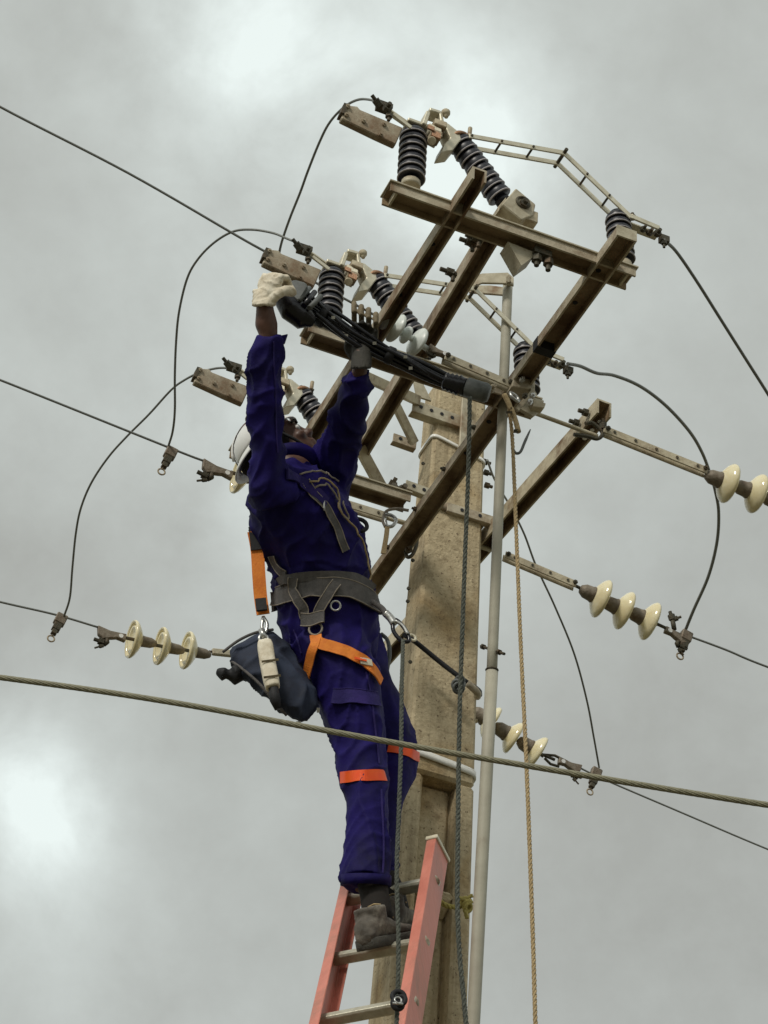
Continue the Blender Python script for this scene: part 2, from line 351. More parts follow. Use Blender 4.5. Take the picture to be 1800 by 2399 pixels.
while z > .6:
    zn = z - (.46 if k else (zT - zLo))
    for sgn in (-1, 1):
        mb_b0, mb_b1 = (-HB, -.012) if sgn < 0 else (HB, .012)
        z0, z1 = zn - .05, zn
        sh.hexa([pp(-HA + fl, mb_b0, z0 + .03), pp(HA - fl, mb_b0, z0 + .03), pp(HA - fl, mb_b1, z0 - .02), pp(-HA + fl, mb_b1, z0 - .02),
                 pp(-HA + fl, mb_b0, z1), pp(HA - fl, mb_b0, z1), pp(HA - fl, mb_b1, z1 + .0), pp(-HA + fl, mb_b1, z1 + .0)])
    z = zn; k += 1
sh.build('shaft', m_conc, pole, bevel=.010)
# cast pits down the left flange
pits = MB()
for (x, y) in ((968, 1312), (958, 1378), (956, 1408), (992, 1085), (985, 1140), (962, 1550), (1078, 1600)):
    p = PB(x, y, PC.dot(B) - HB * psc(pole_z(x, y)) - .002); pits.lathe(p, B * -1, [(.006, -.004), (.0065, 0), (.004, .0005)], 8)
pits.build('bolt_hole', m_dark, pole)
# steel straps round the pole
def band(name, zl, zr, w, m, off=.004, th=.004, lab=None, lift=0.0):
    mb = MB(); n = 40; ring = []
    for i in range(n):
        an = 2 * math.pi * i / n; ca, sa = math.cos(an), math.sin(an)
        ex = .28; aa = math.copysign(abs(ca) ** ex, ca) * (HA + off); bb = math.copysign(abs(sa) ** ex, sa) * (HB + off)
        zz = zl + (zr - zl) * (aa / HA + 1) / 2
        ring.append((aa, bb, zz))
    rr = []
    for dz, o_ in ((0, 0), (0, th), (w, th), (w, 0)):
        rr.append([pp(a_ * (1 + o_ / HA), b_ * (1 + o_ / HB), z_ + dz) for a_, b_, z_ in ring])
    rr.append(rr[0]); mb.loft(rr, cap=False); return mb.build(name, m, pole, label=lab)
zb1 = pole_z(1025, 1040); zb2 = pole_z(1030, 1790)
band('steel_strap', zb1 + .035, zb1 - .01, .012, m_strap)
band('steel_strap', zb2 + .01, zb2 - .012, .022, m_strap)
band('steel_strap', pole_z(1030, 1190) , pole_z(1030, 1190), .03, m_rusty, off=.006)
# clamp plates carrying the cross arms
def plate_front(px0, py0, px1, py1, h, t, name, m, holes=0, boff=0.0, dark=True):
    bb = PC.dot(B) - HB * 1.08 - .012 - boff
    p0 = PB(px0, py0, bb); p1 = PB(px1, py1, bb)
    mb = MB(); mb.prof(p0, p1, B, [(0, 0), (0, h), (t, h), (t, t), (h * .7, t), (h * .7, 0)], up=Z)
    o = mb.build(name, m, pole, bevel=.0015)
    if holes:
        for i in range(holes):
            c = p0.lerp(p1, (i + .8) / (holes + .6)) + Z * h * .55 - B * .0012
            MB().lathe(c, -B, [(.0065, 0), (.0065, .001)], 10).build('bolt_hole', m_black, pole)
    return o
plate_front(966, 962, 1078, 1000, .05, .006, 'clamp_plate', m_steel, 4)
plate_front(1085, 1003, 1140, 1024, .05, .006, 'clamp_plate', m_steel, 0)
plate_front(950, 1143, 1012, 1166, .035, .006, 'clamp_plate', m_steel, 2)
plate_front(1048, 1196, 1158, 1230, .035, .006, 'clamp_plate', m_rusty, 2)
plate_front(921, 1033, 975, 1052, .035, .006, 'clamp_plate', m_rusty, 2, boff=-.05)
# upright cleat beside the clamp plate
bb = PC.dot(B) - HB * 1.08 - .02
c0, c1 = PB(1086, 1060, bb), PB(1087, 925, bb)
MB().box((c0 + c1) / 2, A, B, Z, .024, .012, (c1 - c0).length).build('cleat', m_steel, pole, bevel=.002)
c0, c1 = PB(985, 930, bb), PB(972, 872, bb)
MB().add([c0 + A * .04, c0 - A * .012, c1 - A * .01, c1 + A * .012] + [p + B * .008 for p in (c0 + A * .04, c0 - A * .012, c1 - A * .01, c1 + A * .012)], [(0, 1, 2, 3), (7, 6, 5, 4), (0, 4, 5, 1), (1, 5, 6, 2), (2, 6, 7, 3), (3, 7, 4, 0)]).build('gusset', m_steel, pole)
# hook bolts sticking out of the pole sides
hb = MB()
for (x, y) in ((1146, 1085), (1148, 1110), (1150, 1140)):
    p = PB(x, y, PC.dot(B) - .02); hb.bolt(p - A * .02, A, .011, .014, 6, .012)
hb.build('side_bolt', m_dark, pole)
hk = MB(); bbk = PC.dot(B) - HB * 1.2
hk.tube(spline([PB(978, 1255, bbk), PB(975, 1280, bbk - .01), PB(966, 1300, bbk - .015), PB(955, 1305, bbk - .01), PB(950, 1292, bbk)]), .006, 8)
hk.bolt(PB(956, 1290, bbk - .02), -B, .012, .01)
hk.build('hook_bolt', m_dark, pole)

# ------------------------------------------------------------------ cross arms
def channel(w, h, t=.006):   # opens downward, origin at the near-left lower edge centre
    return [(-w / 2, 0), (-w / 2, h), (w / 2, h), (w / 2, 0), (w / 2 - t, 0), (w / 2 - t, h - t), (-w / 2 + t, h - t), (-w / 2 + t, 0)]
def rust_shade_in(o):  # inner faces take the rust colour with shade worked in
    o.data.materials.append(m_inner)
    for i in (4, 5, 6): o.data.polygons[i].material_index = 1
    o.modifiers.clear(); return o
def arm(name, label, P0, P1, w, h, side, m=m_rusty, holes=(), lip=True):
    t = thing(name, label, 'crossarm', P0.lerp(P1, .5))
    rust_shade_in(MB().prof(P0, P1, side, channel(w, h), up=Z).build('channel', m, t))
    return t
HR = 6.05
rl = [PZ(1105 + 18, 415 + 8, HR), PZ(693 + 22, 1055, HR)]
rr_ = [PZ(1467, 562, HR), PZ(858, 1400, HR)]
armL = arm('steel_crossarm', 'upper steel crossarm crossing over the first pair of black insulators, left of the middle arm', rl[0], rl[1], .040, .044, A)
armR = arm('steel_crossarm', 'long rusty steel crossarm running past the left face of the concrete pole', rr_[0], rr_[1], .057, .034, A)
# end plates and bolts on the long arm
e = (rr_[1] - rr_[0]).normalized()
MB().box(rr_[0] + Z * .02 - e * .0035, A, e, Z, .058, .005, .037).build('end_plate', m_steel, armR)
c = PZ(1298, 832, HR) ; MB().box(rr_[0] + e * ((c - rr_[0]).dot(e)) + Z * .018, A, e, Z, .0585, .030, .037).build('collar', m_black, armR)
bm_ = MB()
for f_ in (.50, .62, .74, .86): bm_.bolt(rr_[0].lerp(rr_[1], f_) - A * .029 + Z * .02, -A, .008, .008, 6, .006)
bm_.build('bolt', m_dark, armR)
c = PZ(1150, 1010, HR)
HM = 6.27
rm = [PZ(1150 + 12, 545, HM), PZ(835, 1085, HM)]
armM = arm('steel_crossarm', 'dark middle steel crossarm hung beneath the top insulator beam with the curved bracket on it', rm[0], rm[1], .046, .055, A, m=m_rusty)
bm_ = MB()
for (x, y) in ((1108, 570), (1122, 560), (1062, 640)):
    p = PZ(x, y, HM); bm_.bolt(p, -A, .013, .02, 6, .02); bm_.bolt(p, -Z, .012, .01, 6, .02)
bm_.build('bolt', m_dark, armM)
HC = 6.21
rc = [PZ(1420 - 4, 972, HC), PZ(858, 1600, HC)]
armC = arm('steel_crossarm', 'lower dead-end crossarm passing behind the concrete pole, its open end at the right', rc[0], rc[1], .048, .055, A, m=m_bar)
ec = (rc[1] - rc[0]).normalized()
bm_ = MB()
for d_ in (.03, .075, .12): bm_.lathe(rc[0] + ec * d_ + A * .002 - Z * .003, -Z, [(.007, 0), (.007, .001)], 10)
bm_.build('bolt_hole', m_tag, armC)
bm_ = MB()
for d_ in (.045, .10): bm_.bolt(rc[0] + ec * d_ - A * .031 + Z * .028, -A, .013, .014, 6, .016)
bm_.build('bolt', m_dark, armC)

for arm_, P_, e_, w_ in ((armR, rr_[0], e, .0), (armL, rl[0], (rl[1] - rl[0]).normalized(), 0), (armC, rc[0], ec, 0)):
    for d_ in (.16, .30, .52, .74, .86, 1.02):
        if d_ > .8 and arm_ is armL: continue
        MB().lathe(P_ + e_ * d_ + Z * (.0275 if arm_ is armR else .0375 if arm_ is armL else .0485), -Z, [(.0075, 0), (.0075, .001)], 10).build('bolt_hole', m_black, arm_)
# braces between arms and pole
def bar(name, label, p0, p1, w=.035, t=.006, m=m_bar, cat='brace', side=None, angle=True):
    mb = MB(); pr = [(0, 0), (w, 0), (w, t), (t, t), (t, w * .6), (0, w * .6)] if angle else [(0, 0), (w, 0), (w, t), (0, t)]
    mb.prof(p0, p1, side or V((0, -.5, .8)), pr)
    o = mb.build(name, m, bevel=.0012); o['label'] = label; o['category'] = cat; return o
bB = PC.dot(B)
bar('steel_brace', 'horizontal flat brace from the far glove towards the drilled clamp plate', PB(848, 888, bB - .25), PB(985, 950, bB - .08), .032)
bar('steel_brace', 'short slanting brace between the middle arm and the small slotted plate left of the pole', PB(905, 915, bB - .2), PB(968, 1043, bB - .1), .028)
bar('steel_brace', 'slanting brace just right of the lineman\'s far shoulder, ending at a bolted knob', PB(838, 1055, bB - .2), PB(898, 1165, bB - .12), .034)
kb = MB(); kp = PB(915, 1158, bB - .16)
kb.bolt(kp, V((.3, -1, .2)), .022, .02, 6, .02); kb.bolt(kp + V((.03, 0, .01)), -B, .017, .02, 6, .02); kb.box(kp + V((-.01, 0, 0)), A, B, Z, .05, .03, .03); kb.bolt(kp + V((0, 0, .03)), V((.4, -.5, .7)), .013, .02)
o = kb.build('bolt_cluster', m_cap); o['label'] = 'clump of weathered bolts and nuts where the slanting brace ends beside the pole'; o['category'] = 'bolts'

# ------------------------------------------------------------------ disconnect switches
b1 = PZ(930, 450, 6.05).dot(B)
def Q(x, y, o_=0.0): return PB(x, y, b1 + o_)
def post(parent, p0, p1, r, nshed, label=None):
    ax = (p1 - p0); Ln = ax.length; t = ax.normalized()
    core = MB(); core.lathe(p0, t, [(r * .62, 0), (r * .62, Ln * .06), (r * .5, Ln * .07), (r * .5, Ln * .93), (r * .6, Ln * .94), (r * .6, Ln)], 20)
    c = core.build('post_insulator', m_poly, parent, label=label)
    d = Ln * .86 / nshed
    first = None
    for i in range(nshed):
        h0 = Ln * .07 + d * (i + .15)
        s_ = MB(); s_.lathe(p0, t, [(r * .5, h0 + d * .02), (r * .92, h0 + d * .02), (r * .99, h0 + d * .06), (r, h0 + d * .16), (r * .985, h0 + d * .40), (r * .95, h0 + d * .62), (r * .88, h0 + d * .80), (r * .80, h0 + d * .93)], 28)
        o = s_.build('shed', m_poly, c)
        rim = MB(); rim.torus(p0 + t * (h0 + d * .10), t, r * .975, d * .085, 28, 6); o2 = rim.build('shed_rim', m_rim, c)
    return c
sw = thing('disconnect_switch', 'topmost disconnect switch on the highest beam, two upright black insulators and one leaning one', 'switch', Q(1200, 560))
bp0, bp1 = Q(918, 432), Q(1492, 628)
bp0.z = bp1.z = 6.055
rust_shade_in(MB().prof(bp0 + B * .035, bp1 + B * .035, B, channel(.062, .030), up=Z).build('base_channel', m_rusty, sw))
# light top flange of the base, proud of the channel
MB().box((bp0 + bp1) / 2 + Z * .0305 - B * .002 + B * .035, A, B, Z, (bp1 - bp0).length + .01, .070, .0045).build('top_flange', m_steel, sw)
for e_ in (bp0 + A * .02, bp1 - A * .02):
    MB().box(e_ + B * .035 + Z * .012, A, B, Z, .006, .049, .020).build('end_stiffener', m_bar, sw)
OB = .035
L0, L1 = Q(966, 425, OB), Q(968, 306, OB); L0.x = L1.x = (L0.x + L1.x) / 2
post(sw, Q(963, 432, OB), Q(970, 304, OB), .037, 7)
post(sw, Q(1182, 476, OB), Q(1063, 318, OB), .034, 8)
post(sw, Q(1460, 620, OB), Q(1446, 500, OB), .035, 7)
# metal feet
MB().cyl(Q(962, 440, OB), Q(963, 428, OB), .026, 16).build('insulator_foot', m_steel, sw)
MB().cyl(Q(1460, 632, OB), Q(1460, 618, OB), .024, 16).build('insulator_foot', m_steel, sw)
# arcing-horn / terminal plate at the left end
q0, q1, q2, q3 = Q(812, 245, -.01), Q(945, 298, -.01), Q(928, 338, -.01), Q(800, 277, -.01)
def slab(mb, q, d):
    n = len(q); mb.add(list(q) + [p + d for p in q], [tuple(range(n)), tuple(range(2 * n - 1, n - 1, -1))] + [(i, i + n, (i + 1) % n + n, (i + 1) % n) for i in range(n)]); return mb
slab(MB(), [q0, Q(838, 248, -.01), Q(845, 256, -.01), q1, q2, Q(880, 316, -.01), q3], B * .022).build('terminal_plate', m_rusty, sw, bevel=.003)
hp = MB()
for (x, y) in ((815, 250), (812, 270), (852, 284), (900, 292), (892, 316)): hp.bolt(Q(x, y, -.012), -B, .007, .004, 6, .004)
hp.build('rivet', m_rusty, sw)
MB().box(Q(803, 262, .0), (Q(800, 277) - Q(812, 245)), A, B, .04, .012, .03).build('plate_end', m_dark, sw)
# upper contact strap and hardware
MB().prof(Q(892, 242, .02), Q(975, 300, .02), B, [(0, 0), (.02, 0), (.02, .006), (0, .006)]).build('contact_strap', m_alu, sw, bevel=.001)
MB().prof(Q(920, 268, -.01), Q(962, 300, -.01), B, [(0, 0), (.006, 0), (.006, .012), (0, .012)]).build('contact_strap', m_alu, sw, bevel=.001)
cl = MB(); cl.bolt(Q(890, 248, 0), V((-.5, -.5, .3)), .011, .02, 6, .015); cl.bolt(Q(905, 258, -.01), -B, .012, .016, 6, .012); cl.bolt(Q(912, 268, -.01), -Z, .010, .012, 6, .012); cl.box(Q(900, 252, .01), A, B, Z, .04, .03, .016); cl.build('terminal_clamp', m_dark, sw)
# top hardware on the two insulators: cast blocks, hook and pin
tp = MB(); tp.box(Q(972, 302, OB), A, B, Z, .06, .055, .012)
tp.box(Q(1012, 318, OB - .02), V((.8, 0, -.5)), B, Z, .04, .05, .03); tp.build('top_cap', m_alu, sw, bevel=.002)
hk = MB()
hk.prof(Q(1000, 292, .0), Q(1010, 262, .0), B, [(0, 0), (.04, 0), (.04, .012), (0, .012)])
hk.prof(Q(1008, 258, .0), Q(1034, 266, .0), B, [(0, 0), (.04, 0), (.04, .012), (0, .012)])
hk.prof(Q(1030, 262, .0), Q(1036, 300, .0), B, [(0, 0), (.03, 0), (.03, .01), (0, .01)])
hk.build('latch_hook', m_alu, sw, bevel=.002)
kn = MB(); kn.lathe(Q(1046, 276), Q(1044, 260) - Q(1046, 276), [(.005, 0), (.007, .008), (.012, .012), (.013, .022), (.008, .028)], 12); kn.box(Q(1026, 300, .0), V((1, 0, -.4)), B, Z, .035, .045, .02)
kn.box(Q(1018, 322, 0), V((1, 0, -.4)), B, Z, .03, .04, .02); kn.cyl(Q(1012, 330, -.02), Q(1012, 330, .06), .012); kn.cyl(Q(1030, 318, -.02), Q(1030, 318, .05), .009)
kn.build('pull_ring', m_bar, sw, bevel=.0015)
cc = MB(); cc.box(Q(1022, 316, -.024), V((1, 0, -.5)), B, Z, .026, .006, .02); cc.box(Q(1010, 300, -.024), V((1, 0, -.5)), B, Z, .02, .006, .014); cc.build('contact_finger', m_copper, sw)
slab(MB(), [Q(1040, 285, .005), Q(1050, 288, .005), Q(1088, 318, .005), Q(1060, 352, .005), Q(1034, 356, .005), Q(1040, 338, .005), Q(1056, 322, .005)], B * .05).build('rocker_arm', m_alu, sw, bevel=.002)
MB().lathe(Q(1070, 332, OB), Q(1060, 312, OB) - Q(1070, 332, OB), [(.034, 0), (.036, .006), (.03, .014), (.02, .02)], 24).build('rocker_cap', m_copper, sw)
# twin switch blade running over to the right-hand insulator
def blade(pxs, off, m=m_alu):
    mb = MB()
    for a_, b_ in zip(pxs[:-1], pxs[1:]): mb.prof(Q(*a_) + B * off, Q(*b_) + B * off, B, [(0, -.008), (.005, -.008), (.005, .008), (0, .008)], up=Z)
    return mb.build('blade_bar', m, sw, bevel=.001)
top_l = [(1098, 314), (1322, 352), (1472, 506)]
blade([(1100, 317), (1323, 357), (1480, 508)], .0)
blade([(1100, 317), (1323, 357), (1480, 508)], .042)
for (x, y) in ((1176, 331), (1250, 344), (1323, 357), (1376, 408), (1428, 458), (1106, 318)):
    r_ = .0035 if (x, y) != (1323, 357) else .0055
    p = Q(x, y) - B * (.004 if r_ < .005 else .014); MB().cyl(p, p + B * (.055 if r_ < .005 else .075), r_, 8).build('spacer_pin', m_dark, sw)
MB().cyl(Q(1100, 318, .02), Q(1102, 300, .02), .006, 8).build('stop_pin', m_bar, sw)
ja = MB(); ja.prof(Q(1440, 500, .02), Q(1546, 540, .02), B, [(0, -.014), (.028, -.014), (.028, -.008), (0, -.008)]); ja.prof(Q(1480, 510, .0), Q(1546, 538, .0), B, [(0, 0), (.006, 0), (.006, .016), (0, .016)]); ja.build('terminal_jaw', m_alu, sw, bevel=.001)
jb = MB(); jb.bolt(Q(1482, 512, .02), Z, .010, .01, 6, .01); jb.bolt(Q(1520, 548, 0), -B, .010, .01); jb.bolt(Q(1538, 550, 0), -B, .011, .012); jb.bolt(Q(1505, 540, 0), -B, .009, .01); jb.box(Q(1556, 562, .01), A, B, Z, .025, .02, .02); jb.bolt(Q(1556, 566, 0), -Z, .008, .01); jb.build('terminal_clamp', m_dark, sw)
sw2 = copy_tree(sw, B * .598 + A * .006); sw2['label'] = 'middle disconnect switch, just beyond the cream glove and behind the black cable bundle'
sw3 = copy_tree(sw, B * 1.165 - A * .0)
cut_a = Q(1300, 560).dot(A)
for ch in list(sw3.children):     # the far switch ends at the pole: its right-hand post and jaw are not there
    c_ = sum((V(v_.co) for v_ in ch.data.vertices), V()) / len(ch.data.vertices) + WLOC[sw.name]
    nm = ch.name.split('.')[0]
    if nm in ('blade_bar', 'terminal_jaw') or (nm in ('post_insulator', 'insulator_foot', 'spacer_pin', 'terminal_clamp', 'end_stiffener', 'stop_pin') and c_.dot(A) > Q(1150, 480).dot(A)):
        for g_ in list(ch.children): bpy.data.objects.remove(g_)
        bpy.data.objects.remove(ch)
    elif nm in ('base_channel', 'top_flange'):
        ch.data = ch.data.copy()
        for v_ in ch.data.vertices:
            w_ = v_.co + WLOC[sw.name]
            if w_.dot(A) > cut_a: v_.co -= A * (w_.dot(A) - cut_a) * .62; sw3['label'] = 'lowest-looking disconnect switch, mostly hidden behind the lineman\'s near arm and helmet'
# rotating bearing box under the leaning insulator
bx = MB()
pts_l = [Q(1176, 478, OB - .035), Q(1210, 440, OB - .035), Q(1256, 478, OB - .035), Q(1250, 505, OB - .035), Q(1222, 515, OB - .035)]
pts_r = [p + B * .06 for p in pts_l]
n_ = 5; bx.add(pts_l + pts_r, [(0, 1, 2, 3, 4), (9, 8, 7, 6, 5)] + [(i, i + n_, (i + 1) % n_ + n_, (i + 1) % n_) for i in range(n_)])
bx.build('bearing_box', m_steel, sw, bevel=.003)
MB().box(Q(1232, 520, OB), A, B, Z, .045, .06, .04).build('bearing_foot', m_bar, sw, bevel=.002)
MB().box(Q(1168, 492, OB), (Q(1182, 476, OB) - Q(1152, 512, OB)), B, Z, .05, .05, .02).build('bearing_bracket', m_steel, sw, bevel=.002)
bb_ = MB(); bb_.bolt(Q(1228, 478, OB - .038), -B, .014, .008, 6, .01); bb_.torus(Q(1226, 474, OB - .037), B, .018, .004, 16, 6); bb_.build('pivot_bolt', m_dark, sw)
hl = MB(); q_ = [Q(1190, 566, OB), Q(1250, 590, OB), Q(1252, 600, OB), Q(1222, 622, OB)]
hl.add(q_ + [p + B * .05 for p in q_], [(0, 1, 2, 3), (7, 6, 5, 4), (0, 4, 5, 1), (1, 5, 6, 2), (2, 6, 7, 3), (3, 7, 4, 0)]); hl.build('crank_plate', m_steel, sw)
hb = MB(); hb.bolt(Q(1258, 600, OB), -Z, .014, .02, 6, .015); hb.bolt(Q(1285, 608, OB), -Z, .014, .02, 6, .02); hb.box(Q(1268, 596, OB), A, B, Z, .05, .03, .02); hb.build('crank_bolt', m_dark, sw)
for o in (sw, sw2, sw3): o['group'] = 'three disconnect switches side by side on the steel arms'

# switch operating pipe with curved bracket
pipe = thing('operating_pipe', 'long grey vertical switch operating pipe standing right of the pole', 'pipe', (.32, 5.45, 0))
pt, pm, pb_ = PY(1190, 668, 5.12), PY(1152, 1590, 5.30), PY(1108, 2420, 5.38)
pbz = pm + (pb_ - pm) * (pm.z / (pm.z - pb_.z))
MB().tube([pt.lerp(pm, i / 12) for i in range(13)], .0145, 16).build('upper_pipe', m_pipe, pipe)
MB().tube([pm.lerp(pbz, i / 20 - .004) for i in range(21)], .0168, 16).build('lower_pipe', m_pipe, pipe)
MB().torus(pm + (pt - pm) * .02, pt - pm, .0155, .003, 20, 6).build('pipe_coupling', m_dark, pipe)
sb = MB(); sp0, sp1 = PY(1134, 1516, 5.33), PY(1182, 1532, 5.25); sb.cyl(sp0, sp1, .004, 8); sb.bolt(sp0, sp0 - sp1, .008, .01, 6, .004); sb.bolt(sp1 + (sp0 - sp1) * .3, sp1 - sp0, .008, .01, 6, .006); sb.build('through_bolt', m_dark, pipe)
br = MB(); bq = [PY(1098, 650, 5.08), PY(1130, 640, 5.08), PY(1190, 638, 5.08), PY(1204, 650, 5.08), PY(1204, 668, 5.08), PY(1185, 663, 5.08), PY(1130, 662, 5.08), PY(1100, 674, 5.08)]
slab(br, bq, V((0, .006, -.002)))
bq2 = [PY(x, y, 5.15) for x, y in ((1098, 668), (1150, 668), (1180, 672), (1200, 676), (1200, 690), (1178, 690), (1100, 684))]
slab(br, bq2, V((0, .006, -.002))); br.build('curved_bracket', m_steel, pipe, bevel=.001)
bt = MB(); bt.bolt(PY(1192, 652, 5.07), V((0, -1, -.3)), .008, .006, 6, .004); bt.bolt(PY(1183, 664, 5.1), V((0, -1, -.3)), .007, .006, 6, .004); bt.cyl(PY(1192, 655, 5.06), PY(1192, 682, 5.17), .007); bt.build('bracket_bolt', m_rusty, pipe)
MB().box(PY(1085, 660, 5.0), A, B, Z, .035, .06, .02).build('bracket_foot', m_dark, pipe)

# ------------------------------------------------------------------ dead-end hardware and strain insulators
b_1, b_2, b_3 = PZ(1410, 985, HC).dot(B), PZ(1150, 1290, HC).dot(B), PZ(850, 1610, HC).dot(B)
b_1L = b_1 - .185
def profile_disc(r):
    return [(.008, .030), (r * .38, .028), (r * .62, .020), (r * .86, .010), (r * .985, .001), (r, -.004), (r * .96, -.009), (r * .88, -.004), (r * .84, .004), (r * .74, .002), (r * .70, -.006), (r * .62, -.004), (r * .5, .004), (.012, .004)]
def string(label, bpl, discs, ends, r=.062, m=m_glass, group='strain insulator strings', flip=1, capr=.022, caplen=.05, hide=()):
    """discs: centre pixels; the cap sits on the side given by flip (+1 = towards first end)"""
    P = [PB(x, y, bpl) for x, y in discs]; E0, E1 = PB(*ends[0], bpl), PB(*ends[1], bpl)
    t = thing('strain_insulator', label, 'insulator', P[0], group)
    ax = (P[-1] - P[0]).normalized() if len(P) > 1 else (E1 - E0).normalized()
    dirc = -ax * flip
    for p in P:
        s_ = MB(); s_.lathe(p, dirc, profile_disc(r), 32); d_ = s_.build('disc', m, t)
        c_ = MB(); c_.lathe(p + dirc * .022, dirc, [(capr * 1.05, 0), (capr * 1.1, .008), (capr, .014), (capr * .92, caplen * .7), (capr * .55, caplen), (.006, caplen + .003)], 18); c_.build('metal_cap', m_cap, t)
        c_ = MB(); c_.cyl(p + dirc * .01, p - dirc * .028, .006, 8); c_.build('pin', m_dark, t)
    return t, E0, E1, P
def eye_link(name, p0, p1, bdir, w=.03, t=.005, parent=None, label=None, m=m_steel, two=True, gap=.02, holes=4):
    """perforated double strap"""
    th = thing(name, label, 'link strap', p0.lerp(p1, .5))
    for s_ in ((-1, 1) if two else (0,)):
        MB().prof(p0 + bdir * gap / 2 * s_, p1 + bdir * gap / 2 * s_, bdir, [(0, -w / 2), (t, -w / 2), (t, w / 2), (0, w / 2)], up=Z).build('strap', m, th, bevel=.001)
    hb_ = MB()
    for i in range(holes):
        c = p0.lerp(p1, (i + .5) / holes) - bdir * (gap / 2 + .002); hb_.lathe(c, -bdir, [(.005, 0), (.005, .0012)], 10)
    hb_.build('strap_hole', m_dark, th)
    for f_ in (.03, .97): MB().bolt(p0.lerp(p1, f_) - bdir * (gap / 2 + .004), -bdir, .008, .006, 6, .004).build('bolt', m_dark, th)
    return th
def wire(label, pts, r, m=m_wire, name='conductor', cat='wire', group=None, n=8):
    mb = MB(); mb.tube(pts, r, n); o = mb.build(name, m); o['label'] = label; o['category'] = cat
    if group: o['group'] = group
    return o
def wire_b(label, px, bpl, r, **k): return wire(label, spline([PB(x, y, bpl) for x, y in px]), r, **k)
def dead_end(label, p, ax, s=1.0):
    t = thing('dead_end_clamp', label, 'clamp', p)
    x = V(ax).normalized(); u_ = (Z - x * x.dot(Z)).normalized()
    def q(a_, b_): return p + x * a_ * s + u_ * b_ * s - B * .009
    slab(MB(), [q(0, .012), (q(.045, .004)), q(.10, .008), q(.10, -.020), q(.07, -.016), q(.055, -.022), q(.035, -.028), q(.022, -.035), q(.005, -.020)], B * .018).build('clamp_body', m_cap, t, bevel=.002)
    mb = MB(); c = q(.028, -.045); mb.bolt(c + B * .009, -x + u_ * .1, .013 * s, .018 * s, 6, .016 * s); mb.bolt(c + B * .009 - u_ * .012, -x - u_ * .7, .007 * s, .014 * s, 6, .018 * s); mb.tube([q(.035, -.025) + B * .009, q(.04, -.04) + B * .009, q(.03, -.052) + B * .009], .009 * s, 8); mb.build('clamp_bolt', m_dark, t)
    MB().lathe(q(.082, -.006) , -B, [(.008, 0), (.008, .001)], 12).build('clevis_hole', m_tag, t)
    return t
def tap(label, p, s=1.0, lean=V((-.25, 0, -1)), m=m_dark):
    t = thing('tap_clamp', label, 'clamp', p, 'bolted tap clamps on the line wires')
    ln = lean.normalized(); x = ln.cross(B).normalized()
    MB().box(p, x, B, ln, .036 * s, .026, .036 * s).build('clamp_block', m_cap, t, bevel=.003)
    b_ = MB(); b_.box(p + ln * .030 * s, x, B, ln, .026 * s, .022, .026 * s); b_.box(p + ln * .050 * s, x, B, ln, .018 * s, .018, .018 * s); b_.cyl(p + ln * .055 * s, p + ln * .066 * s, .004, 8); b_.build('clamp_screw', m, t, bevel=.002)
    MB().torus(p + ln * .077 * s, B, .011 * s, .0028 * s, 18, 6).build('screw_eye', m_bar, t)
    return t
RW = .0037
# --- left side, wire 3 (lowest)
wire_b('lowest left line wire, running in from the left edge to the three cream discs', [(-900, 1230), (-200, 1360), (0, 1410), (130, 1440), (232, 1470)], b_3, RW)
tap('tap clamp with an eye on the lowest left wire, left of the three cream discs', PB(142, 1452, b_3), 1.05)
dead_end('dead-end clamp at the left end of the three-disc insulator string', PB(228, 1474, b_3), PB(300, 1490, b_3) - PB(228, 1470, b_3), 1.0)
string('string of three cream disc insulators hanging out to the lower left', b_3, [(312, 1498), (378, 1514), (440, 1524)], [(290, 1490), (500, 1528)], r=.066, flip=-1, capr=.019, caplen=.058)
o, e1 = PB(497, 1527, b_3), PB(560, 1532, b_3)
lk = thing('chain_link', 'pale clevis link joining the lower left insulators, at the edge of the tool bag', 'link', o)
MB().prof(o, PB(545, 1532, b_3), B, [(-.008, -.012), (.008, -.012), (.008, .012), (-.008, .012)], up=Z).build('link_plate', m_steel, lk, bevel=.003)
MB().cyl(PB(490, 1526, b_3), o, .004).build('link_pin', m_dark, lk)
wire_b('tie rod running from the tool bag side to the lower crossarm behind the lineman', [(545, 1532), (700, 1575), (858, 1612)], b_3, .008, name='tie_rod', cat='rod', m=m_steel)
# --- left side, wire 2
wire_b('middle left line wire, running down from the left edge to the clamp near the helmet', [(-900, 540), (-200, 815), (0, 890), (400, 1050), (478, 1080)], b_2, RW)
tap('tap clamp with an eye on the middle left wire, left of the lineman', PB(400, 1062, b_2), 1.0)
dead_end('dead-end clamp beside the cream disc at the lineman\'s helmet', PB(474, 1083, b_2), PB(550, 1112, b_2) - PB(474, 1080, b_2), 1.02)
string('cream disc insulators half hidden by the lineman\'s helmet and shoulder', b_2, [(560, 1112), (622, 1132), (684, 1148)], [(545, 1105), (740, 1165)], r=.062, flip=-1, capr=.019, caplen=.055)
eye_link('link_strap', PB(735, 1160, b_2), PB(905, 1212, b_2), B, .028, label='flat perforated strap between the lineman\'s chest and the pole', two=True)
wire_b('tie rod crossing behind the long arm beside the pole', [(905, 1212), (1150, 1288)], b_2, .008, name='tie_rod', cat='rod', m=m_steel)
